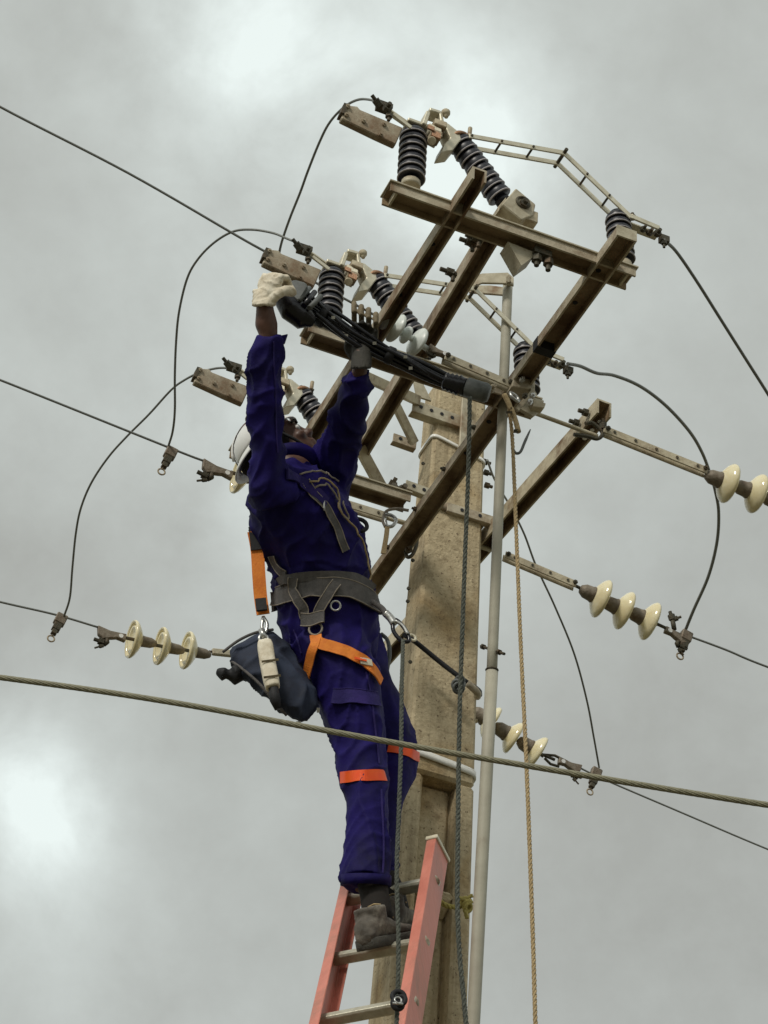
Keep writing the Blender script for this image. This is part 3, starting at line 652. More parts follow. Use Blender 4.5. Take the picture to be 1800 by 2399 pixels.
# --- left side, wire 1
wire_b('top left line wire, coming down from the upper left corner behind the cream glove', [(-900, -250), (-200, 135), (0, 250), (300, 405), (560, 555), (640, 600), (745, 665), (885, 742)], b_1, RW)
pi_ = thing('strain_insulator', 'pale composite insulator with large and small sheds, just right of the black cable bundle', 'insulator', PB(940, 780, b_1L), 'strain insulator strings')
ia, ib = PB(884, 740, b_1L - .045), PB(1008, 822, b_1L + .01); iax = (ib - ia).normalized(); MB().cyl(ia, ib, .0085, 12).build('core_rod', m_white_disc, pi_)
for (x, y), r_ in (((902, 752), .026), ((926, 768), .044), ((950, 784), .027), ((976, 801), .045)):
    p = ia.lerp(ib, (x - 884) / 124); MB().lathe(p, -iax, [(.009, .016), (r_ * .45, .010), (r_ * .90, .004), (r_, -.001), (r_ * .97, -.006), (r_ * .6, -.006), (.009, -.004)], 28).build('shed', m_white_disc, pi_)
dd = dead_end('small dead-end clamp between the pale discs and the flat strap above the pole', PB(1005, 812, b_1L), PB(1050, 835, b_1L) - PB(1005, 812, b_1L), .6)
eye_link('link_strap', PB(1040, 838, b_1L), PB(1196, 905, b_1L), B, .026, label='flat galvanised strap from the pale discs to the long arm, above the grey rubber end', two=True)
wire_b('steel tie rod from the long arm over to the right-hand dead-end arm', [(1240, 963), (1330, 996), (1400, 1022)], b_1, .0065, name='tie_rod', cat='rod', m=m_bar)
# clamp cluster where strap, long arm and rope meet
kc = thing('arm_clamp', 'cluster of angle plates and bolts where the strap meets the long rusty arm', 'clamp', PB(1225, 920, b_1L - .03))
bc = b_1L - .03
def q(x, y, o_=0): return PB(x, y, bc + o_)
slab(MB(), [q(1205, 880), q(1248, 890), q(1254, 912), q(1220, 908), q(1200, 905)], B * .05).build('angle_plate', m_rusty, kc, bevel=.002)
slab(MB(), [q(1246, 885), q(1254, 888), q(1254, 918), q(1216, 962), q(1208, 955), q(1244, 914)], B * .012).build('clamp_strap', m_steel, kc, bevel=.001)
slab(MB(), [q(1235, 925, .03), q(1275, 938, .03), q(1272, 958, .03), q(1250, 975, .03), q(1215, 955, .03)], B * .012).build('angle_plate', m_steel, kc, bevel=.001)
slab(MB(), [q(1250, 936, .01), q(1280, 944, .01), q(1276, 956, .01), q(1248, 952, .01)], B * .03).build('end_block', m_bar, kc, bevel=.002)
for (x, y) in ((1222, 892), (1246, 930), (1240, 944), (1228, 930)): MB().bolt(q(x, y, -.012), -B, .008, .01, 6, .006).build('bolt', m_silver if x != 1228 else m_dark, kc)
MB().torus(q(1206, 930, -.02), V((.5, -.6, .3)), .016, .005, 20, 8).build('shackle', m_silver, kc)
# --- right side, wire 1
eb = MB(); eb.tube(spline([PB(1372, 992, b_1), PB(1385, 990, b_1), PB(1400, 1000, b_1), PB(1412, 1016, b_1), PB(1400, 1028, b_1), PB(1375, 1022, b_1), PB(1345, 1018, b_1)]), .006, 8); eb.bolt(PB(1412, 1005, b_1), V((0, -.3, 1)), .012, .02)
o = eb.build('eye_bolt', m_dark); o['label'] = 'bent eye bolt through the open end of the right dead-end arm'; o['category'] = 'bolt'
eye_link('link_strap', PB(1412, 1008, b_1), PB(1655, 1106, b_1), B, .026, label='long flat galvanised strap out to the cream discs at the right edge', two=True, m=m_bar, holes=5)
string('large cream disc insulators cut by the right edge of the photo', b_1, [(1706, 1132), (1772, 1156), (1838, 1182)], [(1660, 1108), (1850, 1190)], r=.062, flip=1, capr=.024, caplen=.052)
dead_end('dead-end clamp beyond the right edge string', PB(1870, 1195, b_1), PB(1960, 1230, b_1) - PB(1870, 1195, b_1))
wire_b('upper right line wire leaving beyond the right edge discs', [(1960, 1232), (2300, 1380), (2900, 1640)], b_1, RW)
# --- right side, wire 2
eye_link('link_strap', PB(1182, 1302, b_2), PB(1348, 1372, b_2), B, .026, label='flat galvanised strap from behind the pipe to the middle right cream discs', two=True, m=m_bar)
string('middle right string of three cream disc insulators', b_2, [(1408, 1402), (1462, 1430), (1522, 1455)], [(1352, 1376), (1550, 1465)], r=.066, flip=1, capr=.025, caplen=.052)
dead_end('dead-end clamp right of the middle right cream discs', PB(1612, 1500, b_2), PB(1545, 1465, b_2) - PB(1612, 1500, b_2), .85)
hb = MB(); p = PB(1576, 1452, b_2); hb.bolt(p, V((-.3, -.2, .9)), .012, .018); hb.bolt(p, V((.8, -.2, .3)), .009, .018); hb.cyl(p, PB(1580, 1475, b_2), .008)
o = hb.build('clamp_bolt_cluster', m_dark); o['label'] = 'upright dark bolts on the clamp right of the middle right discs'; o['category'] = 'bolts'
tap('tap clamp with an eye where the jumper meets the middle right wire', PB(1607, 1492, b_2), 1.05)
wire_b('middle right line wire running off the right edge', [(1600, 1485), (1700, 1522), (1800, 1563), (2100, 1670), (2900, 1900)], b_2, RW)
for bl_, q0_, q1_ in ((b_2, (1340, 1368), (1376, 1386)), (b_1, (1645, 1102), (1678, 1118)), (b_2, (1540, 1462), (1600, 1490)), (b_3, (1262, 1764), (1300, 1780)), (b_3, (1110, 1678), (1125, 1684))):
    o = MB().cyl(PB(*q0_, bl_), PB(*q1_, bl_), .0055, 10).build('link_rod', m_dark); o['label'] = {1340: 'short link rod between the flat strap and the middle right discs', 1645: 'short link rod where the long strap meets the right edge discs', 1540: 'short link rod from the middle right discs to their line clamp', 1262: 'short link rod from the lower right discs to the forked link', 1110: 'short link rod just behind the right edge of the pole at the lower right discs'}[q0_[0]]; o['category'] = 'link'
# --- right side, wire 3
string('lower right string of cream disc insulators emerging from behind the pole', b_3, [(1150, 1692), (1202, 1728), (1258, 1762)], [(1120, 1680), (1300, 1780)], r=.062, flip=1, capr=.027, caplen=.055)
wire_b('tie rod behind the pole to the lower right discs', [(870, 1618), (1000, 1650), (1118, 1690)], b_3, .008, name='tie_rod', cat='rod', m=m_steel)
dd = MB(); dd.tube([PB(1272, 1768, b_3), PB(1300, 1770, b_3), PB(1330, 1785, b_3)], .005, 8); dd.tube([PB(1276, 1776, b_3), PB(1290, 1790, b_3), PB(1310, 1796, b_3)], .005, 8)
o = dd.build('fork_link', m_dark); o['label'] = 'dark forked link right of the lower right discs'; o['category'] = 'link'
dead_end('dead-end clamp on the lower right wire behind the thick cable', PB(1362, 1800, b_3), PB(1300, 1776, b_3) - PB(1362, 1800, b_3), .9)
tap('tap clamp with an eye below the thick cable at the lower right', PB(1396, 1812, b_3), 1.05)
wire_b('lower right line wire dropping away to the right edge', [(1355, 1797), (1420, 1828), (1600, 1905), (1800, 1990), (2100, 2110), (2900, 2400)], b_3, RW * .9)

# ------------------------------------------------------------------ jumpers
def jump(label, px, d0, d1, r=.0036, **k):
    n = len(px); return wire(label, spline([PD(x, y, d0 + (d1 - d0) * i / (n - 1)) for i, (x, y) in enumerate(px)], 10), r, name='jumper_wire', group='looped jumper wires', **k)
dq = depth(Q(890, 245)); dB1 = depth(PB(650, 600, b_1)); off2 = B * .598; off3 = B * 1.165
jump('jumper wire looping down from the topmost switch towards the cream glove', [(893, 244), (868, 234), (838, 234), (805, 252), (772, 288), (748, 335), (722, 400), (704, 450), (680, 510), (661, 565), (652, 605)], dq, dB1)
jump('tall looped jumper from the middle switch down to the middle left wire clamp', [(706, 572), (675, 560), (640, 546), (590, 538), (545, 543), (500, 570), (462, 610), (438, 655), (420, 730), (413, 800), (410, 880), (410, 960), (405, 1010), (395, 1045)], depth(Q(890, 245) + off2), depth(PB(400, 1062, b_2)))
jump('long looped jumper from the far switch down to the lowest left wire clamp', [(560, 866), (515, 862), (468, 873), (430, 892), (400, 915), (350, 970), (300, 1020), (255, 1070), (215, 1130), (190, 1190), (178, 1250), (170, 1330), (164, 1400), (150, 1445)], depth(Q(890, 245) + off3), depth(PB(142, 1452, b_3)))
d = depth(Q(1556, 562))
jump('jumper wire dropping from the topmost switch to the right edge of the photo', [(1556, 562), (1585, 590), (1630, 655), (1690, 750), (1750, 845), (1805, 932), (1870, 1040), (1880, 1120)], d, d + .5, r=.0048)
jump('kinked jumper from the middle switch arching down to the middle right wire clamp', [(1330, 852), (1360, 858), (1398, 874), (1440, 880), (1500, 905), (1560, 950), (1615, 1010), (1645, 1060), (1664, 1110), (1676, 1150), (1684, 1200), (1680, 1270), (1660, 1350), (1625, 1430), (1604, 1482)], depth(Q(1556, 562) + off2), depth(PB(1607, 1492, b_2)) + .02, r=.0052)
jump('thin jumper passing behind the pipe down to the lower right clamp', [(1142, 1078), (1160, 1125), (1195, 1185), (1228, 1250), (1256, 1325), (1300, 1420), (1345, 1530), (1375, 1640), (1392, 1730), (1404, 1798)], depth(Q(1556, 562) + off3), depth(PB(1396, 1812, b_3)) + .02, r=.0036)
# thick foreground cable
pts = spline([PY(-700, 1500, 4.7), PY(0, 1587, 4.6), PY(400, 1645, 4.55), PY(800, 1718, 4.5), PY(1200, 1788, 4.45), PY(1800, 1886, 4.4), PY(2600, 2000, 4.3)], 14)
fc = MB(); rope(fc, pts, .0068, 8, .16, .012, 8, (.66, .36)); o = fc.build('service_cable', m_svc); o['label'] = 'thick olive cable crossing in front of the lineman\'s legs and the pole'; o['category'] = 'cable'

# ------------------------------------------------------------------ ladder
ZR = 4.36
zr_l, zr_r = PZ(783, 2245, ZR), PZ(985, 2203, ZR)
lad_b = (zr_r - zr_l).normalized()
# right rail direction from two pixels, solved with the ladder leaning back towards the pole
def on_rail(px, py, base, dirp):  # nearest point on pixel ray keeping depth linear
    return PD(px, py, dirp)
rt0, rt1 = PY(1036, 1990, 5.50), PY(966, 2420, 5.14)
ld = (rt1 - rt0).normalized()
lt0 = rt0 - lad_b * .245; 
lt0 = PY(815, 2082, (lt0.y + .09)); lt1 = PY(740, 2420, rt1.y + .13)
lad = thing('ladder', 'pink fibreglass ladder with aluminium rungs leaning against the pole', 'ladder', (rt1.x, rt1.y, 0))
nL = lad_b.cross(ld).normalized()
if nL.y > 0: nL = -nL          # faces the camera
def rail(p0, p1, outw, extra):
    d_ = (p1 - p0).normalized(); low = p0 + d_ * ((p0.z - .02) / -d_.z)
    w, dpt, t = .028, .078, .005
    pr = [(0, -dpt / 2), (0, dpt / 2), (w, dpt / 2), (w, dpt / 2 - t), (t, dpt / 2 - t), (t, -dpt / 2 + t), (w, -dpt / 2 + t), (w, -dpt / 2)]
    mb = MB(); mb.prof(p0, low, outw, pr); return mb.build('side_rail', m_pink, lad, bevel=.0015), low
r1, low1 = rail(rt0, rt1, -lad_b, 0); r2, low2 = rail(lt0, lt1, lad_b, 0)
dR = (rt1 - rt0).normalized(); dL = (lt1 - lt0).normalized()
MB().box(rt0 - lad_b * .013 - dR * .004, lad_b, nL, dR, .036, .086, .016).build('rail_cap', m_cream, lad, bevel=.002)
def rung(py_l, px_l, py_r, px_r):
    p0 = rt0 + dR * ((PY(px_r, py_r, rt0.y) - rt0).dot(dR)); p1 = lt0 + dL * ((PY(px_l, py_l, lt0.y) - lt0).dot(dL))
    return p0, p1
def closest_on(p0, d_, px, py):
    r_ = ray(px, py).normalized(); w0 = p0 - CAM; a_, b_, c_ = 1, d_.dot(r_), 1; dd_, e_ = d_.dot(w0), r_.dot(w0)
    return p0 + d_ * ((b_ * e_ - c_ * dd_) / (a_ * c_ - b_ * b_))
rung1 = None
for (xl, yl, xr, yr) in ((783, 2248, 982, 2203), (750, 2393, 962, 2345), (815, 2110, 1000, 2060)):
    p0 = closest_on(lt0, dL, xl, yl); p1 = closest_on(rt0, dR, xr, yr); u = (p1 - p0).normalized()
    if rung1 is None: rung1 = (p0, p1); stp = None
    elif stp is None: stp = closest_on(rt0, dR, xr, yr) - rung1[1]
    pr = [(-.016, -.010), (-.012, .010), (.012, .010), (.016, -.010), (.010, -.014), (-.010, -.014)]
    MB().prof(p0, p1, nL, pr).build('rung', m_rung, lad, bevel=.001)
    mb = MB(); mb.lathe(p1 - u * .001, u, [(.011, 0), (.010, .002), (.006, .003)], 14); mb.build('rung_end', m_rusty, lad)
dz = abs((rung1[1] - (rung1[1] + stp)).z); i = 2
while rung1[1].z - dz * i > .2:
    sh_ = dR * (dz * i / -dR.z); sl_ = dL * (dz * i / -dL.z)
    MB().prof(rung1[0] + sl_, rung1[1] + sh_, nL, pr).build('rung', m_rung, lad); i += 1
bk = MB(); p = lt0 + dL * .015 + lad_b * .02; bk.box(p, lad_b, nL, dL, .05, .03, .02); bk.tube(spline([p + lad_b * .0, p + lad_b * .03 + dL * .03, p + lad_b * .05 + dL * .035, p + lad_b * .07 + dL * .01]), .006, 8); bk.build('rail_bracket', m_black, lad)
bk = MB(); bk.box(p + lad_b * .045 + dL * .02, lad_b, nL, dL, .02, .02, .02); bk.build('bracket_pad', m_cream, lad)

# ------------------------------------------------------------------ the lineman
FOOT = rung1[0].lerp(rung1[1], .42)
YF = FOOT.y
person = thing('person', 'lineman in navy coveralls and white helmet on the ladder, both arms raised to the cables', 'person', FOOT)
def ring(px, py, Y, hw, r2, T, n=28, ex=1.0, grow=0.0):
    c = PY(px, py, Y); r1 = hw / ppm(c) + grow; r2 += grow; T = T.normalized()
    x = (RT - T * RT.dot(T)).normalized(); y = T.cross(x)
    o_ = []
    for k in range(n):
        an = 2 * math.pi * k / n; ca, sa = math.cos(an), math.sin(an)
        o_.append(c + x * (r1 * math.copysign(abs(ca) ** ex, ca)) + y * (r2 * math.copysign(abs(sa) ** ex, sa)))
    return o_
def limb(mb, L_, grow=0.0, ex=1.0, cap=True):
    P = [PY(a_[0], a_[1], a_[2]) for a_ in L_]; rg = []
    for i, a_ in enumerate(L_):
        T = P[min(i + 1, len(P) - 1)] - P[max(i - 1, 0)]; rg.append(ring(*a_, T, ex=ex, grow=grow))
    mb.loft(rg, cap); return mb
Y0 = YF
torso = [(825, 1570, Y0 + .02, 62, .10), (800, 1530, Y0 + .0, 98, .125), (775, 1475, Y0 - .04, 118, .14), (766, 1420, Y0 - .07, 118, .14), (757, 1370, Y0 - .10, 113, .13), (748, 1310, Y0 - .14, 113, .135), (724, 1250, Y0 - .18, 117, .145), (700, 1200, Y0 - .21, 116, .155), (684, 1155, Y0 - .24, 104, .155), (678, 1120, Y0 - .26, 84, .135), (680, 1098, Y0 - .27, 48, .075)]
near_leg = [(765, 1490, Y0 - .08, 92, .09), (785, 1540, Y0 - .07, 88, .10), (806, 1590, Y0 - .06, 84, .098), (822, 1640, Y0 - .05, 78, .09), (835, 1700, Y0 - .04, 70, .08), (846, 1760, Y0 - .03, 60, .072), (853, 1819, Y0 - .03, 54, .067), (861, 1870, Y0 - .025, 51, .065), (863, 1950, Y0 - .02, 53, .066), (861, 2010, Y0 - .02, 56, .066), (857, 2072, Y0 - .02, 59, .066)]
far_leg = [(815, 1500, Y0 + .06, 78, .085), (838, 1580, Y0 + .08, 76, .09), (856, 1630, Y0 + .10, 72, .085), (884, 1684, Y0 + .11, 68, .078), (906, 1724, Y0 + .11, 66, .075), (925, 1770, Y0 + .12, 58, .07), (914, 1826, Y0 + .13, 54, .066), (896, 1900, Y0 + .15, 48, .062), (890, 1970, Y0 + .16, 46, .06), (886, 2050, Y0 + .17, 46, .06)]
YA = Y0 - .27
near_arm = [(648, 1170, YA - .06, 66, .08), (632, 1130, YA - .10, 55, .075), (628, 1080, YA - .15, 42, .06), (626, 1010, YA - .21, 37, .05), (622, 950, YA - .26, 35, .047), (619, 900, YA - .30, 37, .047), (618, 850, YA - .34, 37, .046), (625, 805, YA - .37, 34, .043), (629, 785, YA - .385, 32, .041)]
far_arm = [(745, 1165, YA + .06, 55, .07), (770, 1120, YA + .06, 52, .07), (790, 1060, YA - .02, 50, .06), (811, 1000, YA - .10, 43, .05), (825, 950, YA - .16, 39, .046), (835, 905, YA - .22, 33, .04), (842, 874, YA - .26, 27, .036)]
# -- body (skin): one continuous mesh under the clothes
def shrink(L_, g_=.012, k=.86): return [(a_[0], a_[1], a_[2], a_[3] * k - 2, a_[4] * k - .004) for a_ in L_]
body = MB()
for L_ in (torso, near_leg, far_leg): limb(body, shrink(L_))
limb(body, shrink(near_arm, k=.75) + [(624, 760, YA - .40, 27, .031), (621, 725, YA - .425, 21, .026), (620, 700, YA - .44, 19, .022)])
limb(body, shrink(far_arm, k=.75) + [(846, 850, YA - .28, 18, .024), (848, 820, YA - .30, 18, .022)])
HC_ = PY(643, 1054, Y0 - .24)
hcrown = V((-.76, -.14, .60)).normalized(); hface = V((.58, -.30, .76)); hface = (hface - hcrown * hface.dot(hcrown)).normalized(); hside = hface.cross(hcrown).normalized()
def hp(f_, s_, c_): return HC_ + hface * f_ + hside * s_ + hcrown * c_
def ell(mb, c, rf, rs, rc, n=20, m=14):
    vs = []; 
    for i in range(m + 1):
        th = math.pi * i / m
        for k in range(n):
            ph = 2 * math.pi * k / n; vs.append(c + hface * rf * math.sin(th) * math.cos(ph) + hside * rs * math.sin(th) * math.sin(ph) + hcrown * rc * math.cos(th))
    mb.add(vs, [(i * n + k, i * n + (k + 1) % n, (i + 1) * n + (k + 1) % n, (i + 1) * n + k) for i in range(m) for k in range(n)], True)
def head(mb):
    ell(mb, hp(-.005, 0, .02), .096, .078, .095); ell(mb, hp(.035, 0, -.055), .055, .056, .062); ell(mb, hp(.068, 0, -.098), .026, .030, .022)
    ell(mb, hp(.075, 0, -.005), .022, .045, .020)   # brow / upper face
    ell(mb, hp(.098, 0, -.034), .018, .014, .015); ell(mb, hp(.092, 0, -.018), .012, .009, .024)
    for s_ in (-1, 1): ell(mb, hp(.066, .034 * s_, -.035), .024, .022, .018); ell(mb, hp(.099, .010 * s_, -.038), .009, .008, .007); ell(mb, hp(-.002, .078 * s_, -.02), .016, .010, .030)
    ell(mb, hp(.086, 0, -.062), .014, .024, .0065); ell(mb, hp(.084, 0, -.075), .013, .020, .0065)
head(body)
nk = [HC_ - hcrown * .03 - hface * .02, HC_ - hcrown * .12 + hface * .0, PY(676, 1108, Y0 - .27), PY(684, 1150, Y0 - .25)]
body.tube(spline(nk, 4), .056, 20)
body.build('body', m_skin, person, remesh=.006, smooth=3)
# eyes, brows and stubble
for s_ in (-1, 1):
    e_ = MB(); ell(e_, hp(.083, .030 * s_, -.012), .009, .012, .009, 12, 8); e_.build('eye', m_tag, person)
    e_ = MB(); ell(e_, hp(.0905, .030 * s_, -.010), .0035, .005, .005, 10, 6); e_.build('pupil', m_black, person)
    e_ = MB(); e_.tube(spline([hp(.098, .012 * s_, .006), hp(.096, .03 * s_, .011), hp(.080, .048 * s_, .006)], 4), .004, 6); e_.build('eyebrow', m_hair, person)
hr = MB(); ell(hr, hp(-.012, 0, .018), .096, .082, .094); hr.build('hair', m_hair, person)
bd = MB(); ell(bd, hp(.060, 0, -.103), .030, .032, .022); ell(bd, hp(.03, 0, -.092), .054, .056, .035); ell(bd, hp(.0, 0, -.100), .058, .060, .045); bd.build('beard', m_hair, person, remesh=.006, smooth=2)  # beard, its lowest lobe also standing in for shade on the neck
# -- coveralls
Y0z = PY(760, 1440, Y0).z
CUFZ = PY(857, 2072, Y0).z
def wr(p, n_):
    w1 = noise.noise(V((p.x * 7, p.y * 7, p.z * 4 + 3))); w2 = noise.noise(V((p.x * 20 + 5, p.y * 20, p.z * 9)))
    # long soft folds: along the legs and sleeves, slanting across the trunk
    q_ = V((p.x * 17 - p.z * 3.0 + w1 * 1.6, p.y * 12, p.z * 4.2 + p.x * 3 + 7)); rg = (1 - abs(noise.noise(q_))) ** 5
    q2 = V((p.x * 6 + 3, p.y * 8, p.z * 15 - p.x * 9 + w1 * 1.5)); v2 = (1 - abs(noise.noise(q2))) ** 6
    return w1 * .006 + w2 * .0025 + rg * .0135 * (1 if p.z > Y0z else .8) + v2 * (.009 if p.z > Y0z else .0025 + .003 * max(0, 1 - abs(p.z - CUFZ - .10) / .14)) - .006
cv = MB()
for L_ in (torso, near_leg, far_leg, near_arm, far_arm): limb(cv, L_)
coll = MB()
cover = cv.build('coverall', m_cloth, person, remesh=.0065, smooth=4, fn=wr, label='dark navy coveralls')
# BVH of the coverall in world space, for straps that lie on the cloth
base = WLOC[cover.name]
bvh = BVHTree.FromPolygons([v.co + base for v in cover.data.vertices], [tuple(p.vertices) for p in cover.data.polygons])
def hit(x, y, off=.006, back=False):
    d_ = ray(x, y).normalized()
    if back: h = bvh.ray_cast(CAM + d_ * 12, -d_)
    else: h = bvh.ray_cast(CAM, d_)
    if h[0] is None:
        h = bvh.find_nearest(CAM + d_ * ((HC_ - CAM).length + .25))
    return h[0] + h[1] * off, h[1]
def ribbon(name, px, w, m, off=.005, th=.003, label=None, per=8, parent=None, back=None, edge=None, wdir=None):
    """strap following the cloth along pixel path"""
    xs = spline([V((x, y, 0)) for x, y in px], per); H = [hit(p.x, p.y, off) for p in xs]
    P = [h[0] for h in H]
    if back:
        xs2 = spline([V((x, y, 0)) for x, y in back], per); H += [hit(p.x, p.y, off, True) for p in xs2]; P = [h[0] for h in H]
    for _ in range(3): P = [P[0]] + [(P[i - 1] + P[i] * 2 + P[i + 1]) / 4 for i in range(1, len(P) - 1)] + [P[-1]]
    NN = [h[1].copy() for h in H]
    for _ in range(8): NN = [NN[0]] + [(NN[i - 1] + NN[i] * 2 + NN[i + 1]).normalized() for i in range(1, len(NN) - 1)] + [NN[-1]]
    rg = []; rge = []
    for i, p in enumerate(P):
        T = (P[min(i + 1, len(P) - 1)] - P[max(i - 1, 0)]).normalized(); n_ = NN[i]; n_ = (n_ - T * n_.dot(T)).normalized(); s_ = T.cross(n_)
        rg.append([p - s_ * w / 2, p - s_ * w / 2 + n_ * th, p + s_ * w / 2 + n_ * th, p + s_ * w / 2]); rge.append((p, s_, n_))
    mb = MB(); mb.loft(rg, True, False); o_ = mb.build(name, m, parent or person, label=label)
    if edge:
        for sg in (-1, 1):
            MB().tube([p + s_ * sg * w / 2 + n_ * th for p, s_, n_ in rge], .0016, 6).build('stitching', edge, o_)
    return o_
# reflective bands, all the way round the legs
def legband(L_, i0, f_, w, m, name, g0=.004, g1=.009):
    P = [PY(a_[0], a_[1], a_[2]) for a_ in L_]; a0, a1 = L_[i0], L_[i0 + 1]; q_ = tuple(a0[j] + (a1[j] - a0[j]) * f_ for j in range(5)); T = ((P[i0] - P[i0 + 1]).normalized() + UP * 1.6).normalized()
    rings_ = []
    for s_, gr in ((-w / 2, g0), (-w / 2, g1), (w / 2, g1), (w / 2, g0)):
        rings_.append([p + T * s_ for p in ring(*q_, T, grow=gr, n=40)])
    rings_.append(rings_[0]); mb = MB(); mb.loft(rings_, False); return mb.build(name, m, person)
ribbon('reflective_band', [(800, 1822), (815, 1820), (850, 1817), (885, 1816), (906, 1818)], .030, m_reflect, off=.0022, th=.002, back=[(905, 1822), (870, 1826), (835, 1828), (803, 1826)])
ribbon('reflective_band', [(910, 1752), (935, 1756), (960, 1764), (980, 1774)], .026, m_reflect, off=.0022, th=.002)
ribbon('side_seam', [(858, 1575), (870, 1640), (880, 1720), (888, 1790)], .005, m_purple, off=.0012, th=.002)
ribbon('side_seam', [(893, 1850), (897, 1930), (898, 2000), (895, 2060)], .005, m_purple, off=.0012, th=.002)
ribbon('side_seam', [(640, 800), (642, 860), (645, 930), (646, 1000), (650, 1060)], .004, m_purple, off=.0012, th=.002)
ribbon('hip_pocket', [(690, 1475), (700, 1500), (708, 1530)], .004, m_purple, off=.0015, th=.003)
ribbon('pocket_flap', [(782, 1632), (830, 1632), (885, 1640)], .040, m_purple, off=.004, th=.004, edge=m_purple)
legband(near_leg, 9, .86, .026, m_cloth, 'trouser_hem', -.006, .0015); legband(far_leg, 8, .9, .022, m_cloth, 'trouser_hem', -.006, .0015)
# sleeve hem flap
sf = MB(); p = PY(658, 786, YA - .385); slab(sf, [p, p + RT * .018 + UP * .004, p + RT * .010 - UP * .02, p - UP * .028], FW * .03); sf.build('cuff_flap', m_cloth, person)
ck = MB(); rr0 = []
for t_, g_ in ((0, .000), (0, .010), (.030, .012), (.030, .002)):
    rr0.append([V(p) for p in ring(679, 1104, Y0 - .265, 52, .072, (PY(676, 1060, Y0 - .265) - PY(682, 1104, Y0 - .265)), n=28, grow=g_)])
    rr0[-1] = [p + (UP * .9 + RT * .15) * t_ for p in rr0[-1]]
rr0.append(rr0[0]); ck.loft(rr0, False); ck.build('collar', m_cloth, person)  # added neck ring, its dark cloth stands in for the shaded neck
# collar and chest cords
ribbon('collar', [(668, 1110), (700, 1128), (735, 1150), (762, 1178)], .03, m_purple, off=.004, th=.006)
ribbon('chest_strap', [(716, 1128), (735, 1160), (762, 1190), (788, 1240), (800, 1275), (808, 1292)], .022, m_web, off=.006, edge=m_edge)
for q_, m_ in (([(728, 1132), (760, 1126), (785, 1150), (790, 1185), (805, 1215), (832, 1245), (850, 1290), (862, 1340), (858, 1372)], m_rope_tan), ([(735, 1142), (765, 1140), (788, 1175), (800, 1210), (812, 1215), (800, 1180)], m_edge), ([(700, 1115), (730, 1108), (770, 1112), (792, 1125)], m_edge)):
    xs = spline([V((x, y, 0)) for x, y in q_], 6); MB().tube([hit(p.x, p.y, .009)[0] for p in xs], .0028, 6).build('radio_cord' if m_ is m_rope_tan else 'lacing', m_, person)
tg = MB(); h, n_ = hit(754, 1182, .008); tg.box(h, n_.cross(Z), Z, n_, .012, .028, .004); tg.build('name_tag', m_tag, person)
rg_ = MB(); p = PY(842, 1230, Y0 - .2); rg_.torus(p, V((.2, -1, .1)), .022, .006, 20, 8); rg_.build('chest_ring', m_black, person)
# belt and harness
ribbon('work_belt', [(648, 1402), (690, 1388), (740, 1380), (790, 1378), (840, 1392), (882, 1420)], .052, m_web, off=.008, th=.007, back=[(888, 1425), (820, 1400), (750, 1390), (680, 1398), (648, 1410)], edge=m_edge)
ribbon('back_pad', [(660, 1362), (700, 1352), (770, 1348), (830, 1356), (872, 1380)], .026, m_web, off=.007, th=.006)
ribbon('harness_strap', [(690, 1350), (698, 1385), (710, 1420), (722, 1450)], .026, m_web, off=.018, th=.004, edge=m_edge)
ribbon('harness_strap', [(790, 1372), (772, 1395), (752, 1430), (748, 1455)], .026, m_web, off=.018, th=.004, edge=m_edge)
ribbon('harness_strap', [(640, 1300), (655, 1330), (675, 1348)], .022, m_web, off=.006, th=.004, edge=m_edge)
ribbon('harness_buckle', [(708, 1455), (735, 1458), (764, 1455)], .034, m_web, off=.02, th=.008, edge=m_edge)
for (x, y, r_) in ((786, 1421, .013), (742, 1478, .018)):
    h, n_ = hit(x, y, .012); MB().torus(h, n_, r_, .003, 18, 6).build('d_ring', m_silver if x > 760 else m_edge, person)
ribbon('thigh_strap', [(742, 1492), (750, 1510), (790, 1522), (840, 1545), (868, 1572), (884, 1600)], .032, m_orange, off=.011, th=.004)
ribbon('thigh_strap', [(748, 1500), (735, 1530), (728, 1570), (726, 1610), (738, 1640)], .026, m_orange, off=.011, th=.004)
h, n_ = hit(850, 1556, .017); t_ = hit(862, 1570, .017)[0] - h; MB().box(h, t_, n_.cross(t_), n_, .022, .038, .005).build('strap_slider', m_cream, person, bevel=.001)
h2, n2_ = hit(838, 1546, .016); MB().box(h2, t_, n2_.cross(t_), n2_, .006, .036, .004).build('strap_slider', m_reflect, person)
# orange back strap hanging from the shoulder blade to the tool hook
os_ = MB(); P = spline([PY(595, 1245, Y0 - .2), PY(603, 1290, Y0 - .18), PY(607, 1350, Y0 - .16), PY(611, 1400, Y0 - .14), PY(617, 1440, Y0 - .13)], 5)
def flatstrap(P, w, th, sidev):
    rg = []
    for i, p in enumerate(P):
        T = (P[min(i + 1, len(P) - 1)] - P[max(i - 1, 0)]).normalized(); s_ = (sidev - T * sidev.dot(T)).normalized(); n_ = T.cross(s_)
        rg.append([p - s_ * w / 2, p - s_ * w / 2 + n_ * th, p + s_ * w / 2 + n_ * th, p + s_ * w / 2])
    return MB().loft(rg, True, False)
flatstrap(P, .036, .004, RT).build('back_strap', m_orange, person)
flatstrap(spline([PY(597, 1235, Y0 - .2), PY(600, 1260, Y0 - .19), PY(603, 1290, Y0 - .18)], 4), .034, .009, RT).build('strap_cover', m_black, person)
flatstrap([PY(611, 1405, Y0 - .15), PY(614, 1432, Y0 - .145)], .030, .010, RT).build('strap_keeper', m_black, person)
